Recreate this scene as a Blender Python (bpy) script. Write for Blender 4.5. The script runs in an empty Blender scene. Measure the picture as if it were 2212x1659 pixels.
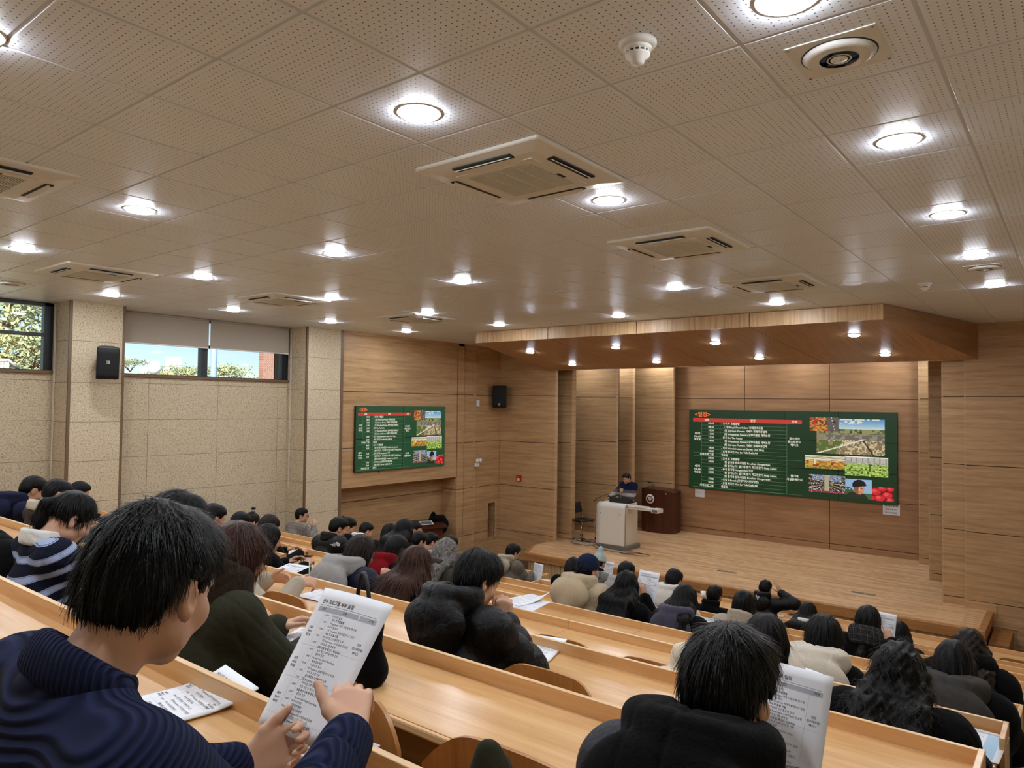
import bpy, bmesh, math, random
import numpy as np
from mathutils import Vector, Matrix
rng = np.random.default_rng(7)
random.seed(7)
SC = bpy.context.scene
COL = SC.collection
PI = math.pi
ZC = 3.80                      # camera height above the front floor

# ---------------------------------------------------------------- camera
FPX, YAW, PITCH, ROLL = 1554.33, 0.669338, 0.0296895, 0.01206
cF = np.array([-math.sin(YAW)*math.cos(PITCH), math.cos(YAW)*math.cos(PITCH), math.sin(PITCH)])
cR0 = np.array([math.cos(YAW), math.sin(YAW), 0.0]); cU0 = np.cross(cR0, cF)
cR = cR0*math.cos(ROLL)+cU0*math.sin(ROLL); cU = -cR0*math.sin(ROLL)+cU0*math.cos(ROLL)
CAMP = np.array([0, 0, ZC])
cd = bpy.data.cameras.new('camera'); cam = bpy.data.objects.new('camera', cd); COL.objects.link(cam)
cam.matrix_world = Matrix(((cR[0], cU[0], -cF[0], 0), (cR[1], cU[1], -cF[1], 0), (cR[2], cU[2], -cF[2], ZC), (0, 0, 0, 1)))
cd.sensor_fit = 'HORIZONTAL'; cd.sensor_width = 36.0; cd.lens = FPX/2212*36.0
cd.clip_start = 0.05; cd.clip_end = 400
SC.camera = cam

def ray(x, y): return cF*FPX+cR*(x-1106)+cU*(829.5-y)
def at_y(x, y, Y): d = ray(x, y); return CAMP+d*(Y/d[1])
def at_x(x, y, X): d = ray(x, y); return CAMP+d*(X/d[0])
def at_z(x, y, Z): d = ray(x, y); return CAMP+d*((Z-ZC)/d[2])

# ---------------------------------------------------------------- exposure, world, sun
SC.view_settings.view_transform = 'Standard'; SC.view_settings.look = 'None'
SC.view_settings.gamma = 1.0; SC.view_settings.use_curve_mapping = False
SC.view_settings.exposure = 0.0
SC.cycles.max_bounces = 7; SC.cycles.diffuse_bounces = 5; SC.cycles.glossy_bounces = 3; SC.cycles.caustics_reflective = False; SC.cycles.caustics_refractive = False
LAMP = 190.0        # radiance of the LED lenses
world = bpy.data.worlds.new('world'); SC.world = world; world.use_nodes = True
wn = world.node_tree.nodes; wl = world.node_tree.links
for n in list(wn): wn.remove(n)
w_out = wn.new('ShaderNodeOutputWorld'); w_bg = wn.new('ShaderNodeBackground'); w_sky = wn.new('ShaderNodeTexSky')
w_sky.sky_type = 'NISHITA'; w_sky.sun_disc = False; w_sky.sun_elevation = math.radians(38); w_sky.sun_rotation = math.radians(80)
w_sky.altitude = 100; w_sky.air_density = 1.0; w_sky.dust_density = .25; w_sky.ozone_density = 3.0
w_bg.inputs['Strength'].default_value = 0.15
wl.new(w_sky.outputs[0], w_bg.inputs[0]); wl.new(w_bg.outputs[0], w_out.inputs[0])
sd = bpy.data.lights.new('sun', 'SUN'); sd.energy = 11.0; sd.angle = math.radians(0.6); sd.color = (1, .93, .8)
so = bpy.data.objects.new('sun', sd); COL.objects.link(so); so.rotation_euler = (math.radians(35), math.radians(40), 0); so.location = (0, 0, 30)

# ---------------------------------------------------------------- materials
def s2l(c): return tuple((v/255/12.92 if v/255 <= .04045 else ((v/255+.055)/1.055)**2.4) for v in c)
MATS = {}
def mat(name, col=(.5, .5, .5), rough=.6, spec=.5, metal=0, emit=None, estr=0, alpha=None):
    if name in MATS: return MATS[name]
    m = bpy.data.materials.new(name); m.use_nodes = True
    b = m.node_tree.nodes['Principled BSDF']
    b.inputs['Base Color'].default_value = (*col, 1); b.inputs['Roughness'].default_value = rough
    b.inputs['Specular IOR Level'].default_value = spec; b.inputs['Metallic'].default_value = metal
    if emit is not None:
        b.inputs['Emission Color'].default_value = (*emit, 1); b.inputs['Emission Strength'].default_value = estr
    MATS[name] = m; return m
def nodes(m): return m.node_tree.nodes, m.node_tree.links, m.node_tree.nodes['Principled BSDF']
def coords(m, scale=(1, 1, 1), rot=(0, 0, 0), kind='Object'):
    n, l, b = nodes(m)
    tc = n.new('ShaderNodeTexCoord'); mp = n.new('ShaderNodeMapping')
    mp.inputs['Scale'].default_value = scale; mp.inputs['Rotation'].default_value = rot
    l.new(tc.outputs[kind], mp.inputs[0]); return mp.outputs[0]
def noise(m, vec, scale=5, detail=4, rough=.5, dist=0):
    n, l, b = nodes(m); t = n.new('ShaderNodeTexNoise')
    t.inputs['Scale'].default_value = scale; t.inputs['Detail'].default_value = detail
    t.inputs['Roughness'].default_value = rough; t.inputs['Distortion'].default_value = dist
    l.new(vec, t.inputs['Vector']); return t.outputs['Fac']
def ramp(m, fac, stops):
    n, l, b = nodes(m); r = n.new('ShaderNodeValToRGB')
    el = r.color_ramp.elements
    while len(el) < len(stops): el.new(.5)
    for e, (p, c) in zip(el, stops): e.position = p; e.color = (*c, 1)
    l.new(fac, r.inputs[0]); return r.outputs[0]
def bump(m, h, strength=.3, dist=.01):
    n, l, b = nodes(m); t = n.new('ShaderNodeBump'); t.inputs['Strength'].default_value = strength
    t.inputs['Distance'].default_value = dist; l.new(h, t.inputs['Height']); l.new(t.outputs[0], b.inputs['Normal'])
def math_n(m, op, a, bv=None, c=None):
    n, l, b = nodes(m); t = n.new('ShaderNodeMath'); t.operation = op
    for i, v in enumerate((a, bv, c)):
        if v is None: continue
        if isinstance(v, (int, float)): t.inputs[i].default_value = v
        else: l.new(v, t.inputs[i])
    return t.outputs[0]
def mixc(m, fac, a, bcol, mode='MIX'):
    n, l, b = nodes(m); t = n.new('ShaderNodeMix'); t.data_type = 'RGBA'; t.blend_type = mode
    for s, v in ((t.inputs[0], fac), (t.inputs[6], a), (t.inputs[7], bcol)):
        if isinstance(v, (int, float)): s.default_value = v
        elif isinstance(v, tuple): s.default_value = (*v, 1)
        else: l.new(v, s)
    return t.outputs[2]
def wood(name, dark, light, scale, rough=.45, fine=1.0, bmp=.04, spec=.45):
    """grain stretched along the axis whose scale is small"""
    if name in MATS: return MATS[name]
    m = mat(name, light, rough, spec); n, l, b = nodes(m)
    v = coords(m, scale)
    a = noise(m, v, 1.0, 5, .6, .35); f = noise(m, v, 6.0, 3, .6, .1)
    s = math_n(m, 'ADD', math_n(m, 'MULTIPLY', a, .7), math_n(m, 'MULTIPLY', f, .3*fine))
    c = ramp(m, s, [(.30, dark), (.52, tuple((x*.4+y*.6) for x, y in zip(dark, light))), (.72, light)])
    l.new(c, b.inputs['Base Color']); bump(m, f, bmp, .003)
    return m
M = {}
M['wall_wood'] = wood('wall_wood', s2l((152, 114, 74)), s2l((206, 168, 122)), (1.0, 1.0, 17), .5)
M['wall_edge'] = wood('wall_edge', s2l((160, 124, 84)), s2l((212, 176, 132)), (1.0, 1.0, 17), .5)
M['wall_wood_v'] = wood('wall_wood_v', s2l((158, 120, 78)), s2l((218, 182, 136)), (26, 26, 1.0), .42)
M['wall_wood_dark'] = mat('joint_dark', s2l((70, 46, 26)), .8)
M['back_wood'] = wood('back_wood', s2l((146, 108, 74)), s2l((188, 146, 106)), (.9, .9, 11), .36, .5)
M['soffit_wood'] = wood('soffit_wood', s2l((150, 108, 66)), s2l((200, 152, 102)), (24, 1.0, 1.0), .42)
M['desk_wood'] = wood('desk_wood', s2l((198, 150, 96)), s2l((228, 186, 134)), (1.0, 16, 16), .27, .6)
M['edge_wood'] = wood('edge_wood', s2l((218, 178, 128)), s2l((242, 210, 166)), (1.0, 20, 20), .35, .6)
M['chair_wood'] = wood('chair_wood', s2l((150, 98, 48)), s2l((192, 136, 76)), (22, 22, 1.2), .35)
M['stage_side'] = wood('stage_side', s2l((140, 92, 48)), s2l((196, 140, 84)), (1.0, 12, 12), .4)
# strip floor of the stage
m = mat('stage_floor', (.5, .35, .2), .34); n, l, b = nodes(m)
tc = coords(m, (1, 1, 1)); br = n.new('ShaderNodeTexBrick')
br.offset = .37; br.inputs['Scale'].default_value = 1; br.inputs['Brick Width'].default_value = .62; br.inputs['Row Height'].default_value = .062
br.inputs['Mortar Size'].default_value = .0012; br.inputs['Bias'].default_value = -.1
br.inputs['Color1'].default_value = (*s2l((232, 192, 146)), 1); br.inputs['Color2'].default_value = (*s2l((186, 138, 92)), 1); br.inputs['Mortar'].default_value = (*s2l((140, 98, 60)), 1)
l.new(tc, br.inputs[0]); g = noise(m, coords(m, (1.5, 22, 1)), 1.5, 4)
l.new(mixc(m, .22, br.outputs[0], ramp(m, g, [(.3, s2l((186, 138, 92))), (.7, s2l((228, 188, 140)))])), b.inputs['Base Color'])
M['stage_floor'] = m
# wood wool acoustic board
m = mat('acoustic', s2l((200, 184, 158)), .9, .2); n, l, b = nodes(m)
v = coords(m); a = noise(m, v, 52, 4, .7, .6); bgn = noise(m, v, 2.2, 3)
c = ramp(m, a, [(.36, s2l((152, 134, 106))), (.48, s2l((206, 190, 162))), (.7, s2l((226, 212, 186)))])
l.new(mixc(m, math_n(m, 'MULTIPLY', bgn, .3), c, s2l((190, 170, 138))), b.inputs['Base Color']); bump(m, a, .35, .006)
M['acoustic'] = m
M['acoustic_gap'] = mat('acoustic_gap', s2l((112, 94, 70)), .9)
M['brown_metal'] = mat('brown_metal', s2l((112, 88, 66)), .45)
# perforated ceiling tile
m = mat('ceiling_tile', s2l((236, 240, 246)), .36, .5); n, l, b = nodes(m)
tc = n.new('ShaderNodeTexCoord'); sx = n.new('ShaderNodeSeparateXYZ'); l.new(tc.outputs['Object'], sx.inputs[0])
def pf(o, off, pit, tile):
    u = math_n(m, 'FLOORED_MODULO', math_n(m, 'SUBTRACT', o, off), tile)            # 0..tile
    k = math_n(m, 'SUBTRACT', math_n(m, 'FLOORED_MODULO', math_n(m, 'SUBTRACT', u, .018), pit), pit/2)
    inside = math_n(m, 'MULTIPLY', math_n(m, 'GREATER_THAN', u, .018), math_n(m, 'LESS_THAN', u, .018+pit*19))
    return k, inside
kx, ix = pf(sx.outputs[0], -2.252, .0297, .6); ky, iy = pf(sx.outputs[1], 2.1725, .0297, .6028)
r2 = math_n(m, 'ADD', math_n(m, 'MULTIPLY', kx, kx), math_n(m, 'MULTIPLY', ky, ky))
hole = math_n(m, 'MULTIPLY', math_n(m, 'LESS_THAN', r2, .0034**2), math_n(m, 'MULTIPLY', ix, iy))
l.new(mixc(m, hole, s2l((236, 240, 246)), s2l((86, 76, 70))), b.inputs['Base Color'])
M['ceiling_tile'] = m
M['ceiling_grid'] = mat('ceiling_grid', s2l((216, 218, 222)), .5)
M['white_plastic'] = mat('white_plastic', s2l((228, 224, 216)), .45)
M['ac_plastic'] = mat('ac_plastic', s2l((228, 225, 216)), .4)
M['dark_slot'] = mat('dark_slot', s2l((40, 36, 32)), .7)
M['black_plastic'] = mat('black_plastic', s2l((22, 22, 24)), .5)
M['grille_black'] = mat('grille_black', s2l((14, 14, 16)), .8)
M['black_frame'] = mat('black_frame', s2l((30, 32, 36)), .4)
M['blind'] = mat('blind', s2l((170, 160, 146)), .85)
M['white_edge'] = mat('white_edge', s2l((230, 228, 224)), .6)
M['lamp_lens'] = mat('lamp_lens', (1, 1, 1), .5, emit=(.89, .96, 1.05), estr=LAMP)
M['lamp_ring'] = mat('lamp_ring', s2l((225, 220, 212)), .4)
M['chrome'] = mat('chrome', s2l((190, 190, 190)), .25, metal=1)
M['grey_metal'] = mat('grey_metal', s2l((120, 118, 114)), .4, metal=.4)
M['paper'] = mat('paper', s2l((236, 238, 244)), .75)
M['ink'] = mat('ink', s2l((58, 58, 64)), .8)
M['ink_grey'] = mat('ink_grey', s2l((178, 182, 192)), .8)
M['red'] = mat('red_paint', s2l((176, 30, 28)), .4)
M['floor_dark'] = mat('floor_dark', s2l((96, 76, 58)), .6)
M['glass'] = None
gm = bpy.data.materials.new('window_glass'); gm.use_nodes = True
gn, gl = gm.node_tree.nodes, gm.node_tree.links
for q in list(gn): gn.remove(q)
go = gn.new('ShaderNodeOutputMaterial'); gt = gn.new('ShaderNodeBsdfTransparent'); gg = gn.new('ShaderNodeBsdfGlossy'); gx = gn.new('ShaderNodeMixShader'); gf = gn.new('ShaderNodeFresnel')
gf.inputs[0].default_value = 1.45; gg.inputs['Roughness'].default_value = .02; gt.inputs[0].default_value = (.93, .97, 1, 1)
gl.new(gf.outputs[0], gx.inputs[0]); gl.new(gt.outputs[0], gx.inputs[1]); gl.new(gg.outputs[0], gx.inputs[2]); gl.new(gx.outputs[0], go.inputs[0])
M['glass'] = gm

# ---------------------------------------------------------------- mesh building
class MB:
    def __init__(s): s.v = []; s.f = []; s.mi = []; s.sm = []
    def add(s, vs, fs, mi=0, smooth=False):
        o = len(s.v); s.v += [tuple(map(float, p)) for p in vs]
        for f in fs: s.f.append(tuple(i+o for i in f)); s.mi.append(mi); s.sm.append(smooth)
    def box(s, x0, x1, y0, y1, z0, z1, mi=0, R=None, o=(0, 0, 0)):
        vs = [(x, y, z) for z in (z0, z1) for y in (y0, y1) for x in (x0, x1)]
        if R is not None: vs = [tuple(R @ Vector(p)+Vector(o)) for p in vs]
        s.add(vs, [(0, 2, 3, 1), (4, 5, 7, 6), (0, 1, 5, 4), (2, 6, 7, 3), (1, 3, 7, 5), (0, 4, 6, 2)], mi)
    def prism(s, poly, z0, z1, mi=0, f=None):
        k = len(poly); g = f or (lambda p, z: (p[0], p[1], z))
        vs = [g(p, z0) for p in poly]+[g(p, z1) for p in poly]
        s.add(vs, [tuple(range(k))[::-1], tuple(range(k, 2*k))]+[(i, (i+1) % k, (i+1) % k+k, i+k) for i in range(k)], mi)
    def tube(s, pts, r, seg=10, mi=0, caps=True, smooth=True):
        pts = [Vector(p) for p in pts]; k = len(pts); rr = r if hasattr(r, '__len__') else [r]*k
        vs = []; prev = None
        for i, p in enumerate(pts):
            t = (pts[min(i+1, k-1)]-pts[max(i-1, 0)]).normalized()
            if prev is None:
                a = Vector((0, 0, 1)) if abs(t.z) < .9 else Vector((1, 0, 0)); u = t.cross(a).normalized()
            else: u = (prev-t*prev.dot(t)).normalized()
            prev = u; w = t.cross(u)
            for j in range(seg):
                an = 2*PI*j/seg; vs.append(p+(u*math.cos(an)+w*math.sin(an))*rr[i])
        fs = [(i*seg+j, i*seg+(j+1) % seg, (i+1)*seg+(j+1) % seg, (i+1)*seg+j) for i in range(k-1) for j in range(seg)]
        if caps: fs += [tuple(range(seg))[::-1], tuple(range((k-1)*seg, k*seg))]
        s.add(vs, fs, mi, smooth)
    def lathe(s, prof, seg=32, mi=0, o=(0, 0, 0), R=None, smooth=True):
        vs = []
        for r, z in prof:
            for j in range(seg):
                an = 2*PI*j/seg; p = Vector((r*math.cos(an), r*math.sin(an), z))
                if R is not None: p = R @ p
                vs.append(p+Vector(o))
        k = len(prof)
        fs = [(i*seg+j, i*seg+(j+1) % seg, (i+1)*seg+(j+1) % seg, (i+1)*seg+j) for i in range(k-1) for j in range(seg)]
        if prof[0][0] > 1e-6: fs.append(tuple(range(seg))[::-1])
        if prof[-1][0] > 1e-6: fs.append(tuple(range((k-1)*seg, k*seg)))
        s.add(vs, fs, mi, smooth)
    def grid(s, fn, nu, nv, mi=0, smooth=True):
        vs = [fn(i/nu, j/nv) for j in range(nv+1) for i in range(nu+1)]
        fs = [(j*(nu+1)+i, j*(nu+1)+i+1, (j+1)*(nu+1)+i+1, (j+1)*(nu+1)+i) for j in range(nv) for i in range(nu)]
        s.add(vs, fs, mi, smooth)
    def build(s, name, mats, parent=None, bevel=0, seg=2, solid=0):
        me = bpy.data.meshes.new(name); me.from_pydata(s.v, [], s.f)
        ms = mats if isinstance(mats, (list, tuple)) else [mats]
        for q in ms: me.materials.append(q)
        me.polygons.foreach_set('material_index', s.mi); me.polygons.foreach_set('use_smooth', s.sm); me.update()
        o = bpy.data.objects.new(name, me); COL.objects.link(o)
        if parent is not None: o.parent = parent
        if solid:
            md = o.modifiers.new('solid', 'SOLIDIFY'); md.thickness = solid; md.offset = 0
        if bevel:
            md = o.modifiers.new('bevel', 'BEVEL'); md.width = bevel; md.segments = seg; md.limit_method = 'ANGLE'; md.angle_limit = math.radians(40)
        return o
def tag(o, label, cat, group=None, kind=None):
    o['label'] = label; o['category'] = cat
    if group: o['group'] = group
    if kind: o['kind'] = kind
    return o
def empty(name, loc, label, cat, group=None, rz=0.0):
    o = bpy.data.objects.new(name, None); COL.objects.link(o); o.location = loc; o.rotation_euler = (0, 0, rz); o.empty_display_size = .1
    return tag(o, label, cat, group)
def struct(o, label=None, cat='wall'):
    o['kind'] = 'structure'
    if label: o['label'] = label; o['category'] = cat
    return o
def dup(root, loc, label=None, group=None, rz=None):
    r = root.copy(); COL.objects.link(r); r.location = loc
    if rz is not None: r.rotation_euler = (0, 0, rz)
    if label: r['label'] = label
    if group: r['group'] = group
    def rec(a, b):
        for ch in list(a.children):
            c = ch.copy(); COL.objects.link(c); c.parent = b; rec(ch, c)
    rec(root, r); return r
_fonts = {}
def text_geo(s, size, align='LEFT', bold=0.0, xs=1.0):
    """outline of a text as (verts, faces) in the xy plane"""
    cu = bpy.data.curves.new('t', 'FONT'); cu.body = s; cu.size = size; cu.align_x = align; cu.align_y = 'CENTER'; cu.offset = bold*size; cu.resolution_u = 2
    o = bpy.data.objects.new('t', cu); COL.objects.link(o)
    dg = bpy.context.evaluated_depsgraph_get(); me = o.evaluated_get(dg).to_mesh()
    vs = [(v.co.x*xs, v.co.y) for v in me.vertices]; fs = [tuple(p.vertices) for p in me.polygons]
    o.evaluated_get(dg).to_mesh_clear(); bpy.data.objects.remove(o); bpy.data.curves.remove(cu)
    return vs, fs
_tcache = {}
def put_text(mb, s, pos, U, V, size, align='LEFT', mi=0, bold=0.0, xs=1.0, N=None, f=None):
    k = (s, size, align, bold, xs)
    if k not in _tcache: _tcache[k] = text_geo(*k)
    vs, fs = _tcache[k]; pos = Vector(pos); U = Vector(U); V = Vector(V)
    if f: mb.add([f(pos[0]+x, pos[1]+y) for x, y in vs], fs, mi)
    else: mb.add([pos+U*x+V*y for x, y in vs], fs, mi)
# ================================================================ room shell
CEIL = 5.248
ROWS = 11
def rowY(i): return .99+i if i < 10 else 11.2
def railZ(i): return ZC-.69-.238*i if i < 10 else .77
def floorZ(i): return railZ(i)-.77
XW, XP = -12.1, -11.5          # left wall plane and pillar face
XR, XRP = .82, .22             # right wall plane and pillar face
mb = MB()
mb.box(-12.6, 1.3, -1.5, rowY(0)+.06, floorZ(0)-.4, floorZ(0))
for i in range(1, ROWS): mb.box(-12.6, 1.3, rowY(i-1)+.06, rowY(i)+.06 if i < 10 else 18.2, floorZ(i)-.4 if i < 10 else -.3, floorZ(i))
struct(mb.build('floor', M['floor_dark']), 'stepped brown floor carrying the desk rows', 'floor')

# ceiling: tiles hang a little below the grid plane
mb = MB(); mg = MB()
mg.box(-12.6, 1.3, -1.5, 18.3, CEIL+.006, CEIL+.2)
for i in range(-17, 6):
    for j in range(-6, 24):
        x0 = -2.252+.6*i; y0 = 2.1725+.6028*j
        xa, xb = max(x0+.009, XW), min(x0+.591, XR); ya, yb = max(y0+.009, -1.2), min(y0+.5938, 14.3)
        if xb-xa > .02 and yb-ya > .02: mb.box(xa, xb, ya, yb, CEIL, CEIL+.008)
struct(mb.build('ceiling', M['ceiling_tile'], bevel=.0015, seg=1), 'suspended ceiling of square perforated white tiles', 'ceiling')
struct(mg.build('trim_1', M['ceiling_grid']), 'pale grid lines between the ceiling tiles', 'trim')

def panels(mb, ax, pos, a0, a1, z0, z1, aj=(), zj=(), th=.03, gap=.013, sgn=1, mi=0, back=True):
    """panelled face: ax='y' lies in the plane y=pos facing -y, ax='x' in the plane x=pos facing +x; sgn=-1 flips the facing"""
    As = [a0]+sorted(q for q in aj if a0 < q < a1)+[a1]; Zs = [z0]+sorted(q for q in zj if z0 < q < z1)+[z1]
    for i in range(len(As)-1):
        for j in range(len(Zs)-1):
            p0 = As[i]+(gap/2 if i else 0); p1 = As[i+1]-(gap/2 if i < len(As)-2 else 0)
            q0 = Zs[j]+(gap/2 if j else 0); q1 = Zs[j+1]-(gap/2 if j < len(Zs)-2 else 0)
            if ax == 'y': mb.box(p0, p1, min(pos, pos+th*sgn), max(pos, pos+th*sgn), q0, q1, mi)
            else: mb.box(min(pos, pos-th*sgn), max(pos, pos-th*sgn), p0, p1, q0, q1, mi)
    if back:
        e = .0008
        if ax == 'y': mb.box(a0+e, a1-e, min(pos+(th-.012)*sgn, pos+.1*sgn), max(pos+(th-.012)*sgn, pos+.1*sgn), z0+e, z1-e, 1)
        else: mb.box(min(pos-(th-.012)*sgn, pos-.1*sgn), max(pos-(th-.012)*sgn, pos-.1*sgn), a0+e, a1-e, z0+e, z1-e, 1)
ACJ = [4.09-.6*k for k in range(8)]
# left wall below the windows, then the pillars
mb = MB()
for (y0, y1) in ((-1.3, .1), (.87, 4.18), (4.95, 8.26)):
    base = floorZ(min(9, max(0, int(y0))))-.9
    panels(mb, 'x', XW, y0, y1, base, 4.19, [5.61+1.22*k for k in range(-6, 4)], ACJ, .015, .006)
    mb.box(XW-.35, XW-.1, y0, y1, base, 4.19, 1)
mb.box(XW-.35, XW-.1, 8.2, 9.2, 0, CEIL, 1)
for (y0, y1) in ((.1, .87), (4.18, 4.95), (8.26, 9.09)):
    pj = [4.67, 4.06, 3.48, 2.9, 2.3, 1.7, 1.1, .5]
    panels(mb, 'x', XP, y0+.035, y1-.035, 0, CEIL, (), pj, .015, .006)
    panels(mb, 'y', y0, XW, XP-.035, 0, CEIL, (), pj, .015, .006)
    panels(mb, 'y', y1, XW, XP-.035, 0, CEIL, (), pj, .015, .006, sgn=-1)
    mb.box(XW-.35, XP-.05, y0+.05, y1-.05, 0, CEIL, 1)
struct(mb.build('wall_left', [M['acoustic'], M['acoustic_gap']]), 'beige wood-wool acoustic wall panels with pillars between the windows', 'wall')
mb = MB()
for (y0, y1) in ((.1, .87), (4.18, 4.95), (8.26, 9.09)):
    mb.box(XP-.035, XP+.004, y0-.004, y0+.035, 0, CEIL); mb.box(XP-.035, XP+.004, y1-.035, y1+.036 if y1 > 9 else y1+.004, 0, CEIL)
struct(mb.build('trim_2', M['brown_metal'], bevel=.003), 'brown corner strips on the beige pillars', 'trim')
mb = MB()
for (y0, y1) in ((.87, 4.18), (4.95, 8.26)): mb.box(XW-.12, XW+.05, y0, y1, 4.19, 4.235)
struct(mb.build('trim_3', M['brown_metal'], bevel=.004), 'brown window sill strips', 'trim')
# windows
def window(name, y0, y1, mull, label):
    mb = MB(); f = .07; z0, z1 = 4.235, CEIL
    mb.box(XW-.14, XW-.02, y0, y0+f, z0, z1); mb.box(XW-.14, XW-.02, y1-f-.05, y1, z0, z1)
    mb.box(XW-.14, XW-.02, y0, y1, z0, z0+.012); mb.box(XW-.14, XW-.02, y0, y1, z1-.05, z1)
    mb.box(XW-.13, XW-.03, y0, y1, 4.745, 4.795)
    for q in mull: mb.box(XW-.15, XW-.01, q-.055, q+.055, z0, z1)
    w = mb.build(name, M['black_frame'], bevel=.004); struct(w, label, 'window')
    g = MB(); g.box(XW-.085, XW-.075, y0+.02, y1-.02, z0, z1-.02); g.build('pane', M['glass'], w)
window('window_1', .87, 4.18, [2.5], 'dark-framed window looking onto pine trees, without a blind drawn')
window('window_2', 4.95, 8.26, [6.57], 'dark-framed strip window half covered by two roller blinds')
for k, (y0, y1, w) in enumerate(((4.97, 6.575, 'left'), (6.605, 8.2, 'right'))):
    mb = MB(); mb.box(-12.004, -12.0, y0, y1, 4.745, 5.235); o = mb.build('roller_blind', M['blind'])
    tag(o, 'taupe roller blind covering the %s half of the strip window' % w, 'blind')
    mb = MB(); mb.box(-12.012, -11.992, y0, y1, 4.73, 4.748); mb.build('bottom_bar', M['white_edge'], o, bevel=.004)
    mb = MB(); mb.tube([(-12.005, y0, 5.225), (-12.005, y1, 5.225)], .02, 12); mb.build('roller', M['blind'], o)
mb = MB()
mb.tube([(-11.98, 8.23, 5.22), (-11.975, 8.232, 4.2), (-11.98, 8.235, 2.2), (-11.965, 8.235, 2.17), (-11.955, 8.235, 2.2), (-11.95, 8.238, 4.2), (-11.96, 8.235, 5.22)], .0035, 6)
tag(mb.build('blind_cord', M['white_edge']), 'white pull cord hanging beside the second pillar', 'cord')
mb = MB()
mb.tube([(-11.98, 4.15, 5.22), (-11.975, 4.152, 4.2), (-11.98, 4.155, 2.6), (-11.965, 4.155, 2.57), (-11.955, 4.155, 2.6), (-11.95, 4.158, 4.2), (-11.96, 4.155, 5.22)], .0035, 6)
tag(mb.build('blind_cord', M['white_edge']), 'white pull cord hanging beside the first pillar', 'cord')

# wooden walls around the stage
WZJ = [4.04, 2.9, 1.8, .68]
def edge(mb, x, y0, y1, z0, z1, t=.012, mi=2): mb.box(x-t, x+.002, y0, y1, z0, z1, mi)
mb = MB()
panels(mb, 'x', -11.55, 9.13, 12.52, 2.1, 5.19, (), WZJ)                       # upper part carrying the left screens
mb.box(-12.05, -11.56, 9.13, 12.52, 2.1, 2.13); mb.box(-12.05, -11.57, 9.13, 12.52, 5.19, CEIL)
mb.box(-11.6, -11.53, 9.1, 12.76, 5.19, CEIL)
panels(mb, 'x', -12.03, 9.13, 12.52, 0, 2.1, (), [1.8-.06, .68])                # recess below it
mb.box(-12.4, -12.08, 9.05, 14.3, 0, CEIL, 1)
panels(mb, 'y', 12.52, -12.05, -11.53, 0, 2.1, (), [1.8, .68], th=.02)
panels(mb, 'x', -11.53, 12.54, 12.74, 0, CEIL, (), WZJ)
mb.box(-11.6, -11.528, 12.735, 12.745, 0, CEIL, 2)
mb.box(-12.0, -11.68, 12.72, 12.82, 0, CEIL, 1)
panels(mb, 'x', -11.57, 12.80, 13.15, 0, CEIL, (), WZJ)
mb.box(-11.6, -11.555, 13.15, 13.2, 0, CEIL, 2)
NY0, NY1, NZ0, NZ1 = 13.74, 14.02, .5, 1.36                                     # niche for the extinguisher
for (a, c, z0, z1) in ((13.2, NY0, 0, CEIL), (NY1, 14.17, 0, CEIL), (NY0, NY1, 0, NZ0), (NY0, NY1, NZ1, CEIL)):
    panels(mb, 'x', -11.6, a, c, z0, z1, (), WZJ, th=.03, back=False)
    mb.box(-11.66, -11.615, a+.001, c-.001, z0+.001, z1-.001, 1)
mb.box(-11.9, -11.88, 13.2, 14.17, 0, CEIL, 0); mb.box(-11.9, -11.62, NY0-.02, NY0, NZ0-.02, NZ1+.02); mb.box(-11.9, -11.62, NY1, NY1+.02, NZ0-.02, NZ1+.02)
mb.box(-11.9, -11.62, NY0, NY1, NZ0-.02, NZ0); mb.box(-11.9, -11.62, NY0, NY1, NZ1, NZ1+.02)
for (y0, y1, z0, z1) in ((NY0-.03, NY0, NZ0-.03, NZ1+.03), (NY1, NY1+.03, NZ0-.03, NZ1+.03), (NY0, NY1, NZ0-.03, NZ0), (NY0, NY1, NZ1, NZ1+.03)):
    mb.box(-11.61, -11.588, y0, y1, z0, z1, 2)
struct(mb.build('wall_front_left', [M['wall_wood'], M['wall_wood_dark'], M['wall_edge']]), 'oak veneer wall carrying the smaller video screen', 'wall')
mb = MB()
def wing(Y, x0, x1, th, xj=(), rt=True, z0=0, t=.03):
    panels(mb, 'y', Y, x0, x1, z0, CEIL, xj, WZJ, th=t)
    if rt: mb.box(x1-.03, x1+.004, Y-.003, Y+th, z0, CEIL, 2)
    else: mb.box(x0-.002, x0+.02, Y-.002, Y+th, z0, CEIL, 2)
wing(14.17, -11.62, -9.87, .09, [-11.6])
panels(mb, 'y', 14.168, -11.62, -9.9, 0, .42, [-10.55], (), th=.004, back=False)
wing(14.75, -10.9, -9.78, .16); wing(16.0, -10.9, -9.24, .06); wing(16.8, -10.9, -9.24, .12); wing(17.45, -10.9, -8.40, .1)
wing(14.1, -1.53, XR, .06, rt=False); wing(14.2, -1.87, -1.3, .12, rt=False); wing(15.93, -2.32, -1.2, .12, rt=False); wing(17.4, -2.72, -1.2, .12, rt=False)
mb.box(-11.0, -10.9, 14.2, 18.1, 0, CEIL, 1); mb.box(-1.2, -1.1, 14.3, 18.1, 0, CEIL, 1)
struct(mb.build('wall_front', [M['wall_wood'], M['wall_wood_dark'], M['wall_edge']]), 'staggered oak veneer wings on both sides of the stage', 'wall')
mb = MB(); panels(mb, 'y', 17.75, -9.0, -2.4, 0, CEIL, [-8.62, -6.61, -4.6, -2.59], [4.035, 2.9, 1.745, .69])
mb.box(-11, -1, 17.85, 18.1, 0, CEIL, 1)
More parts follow.
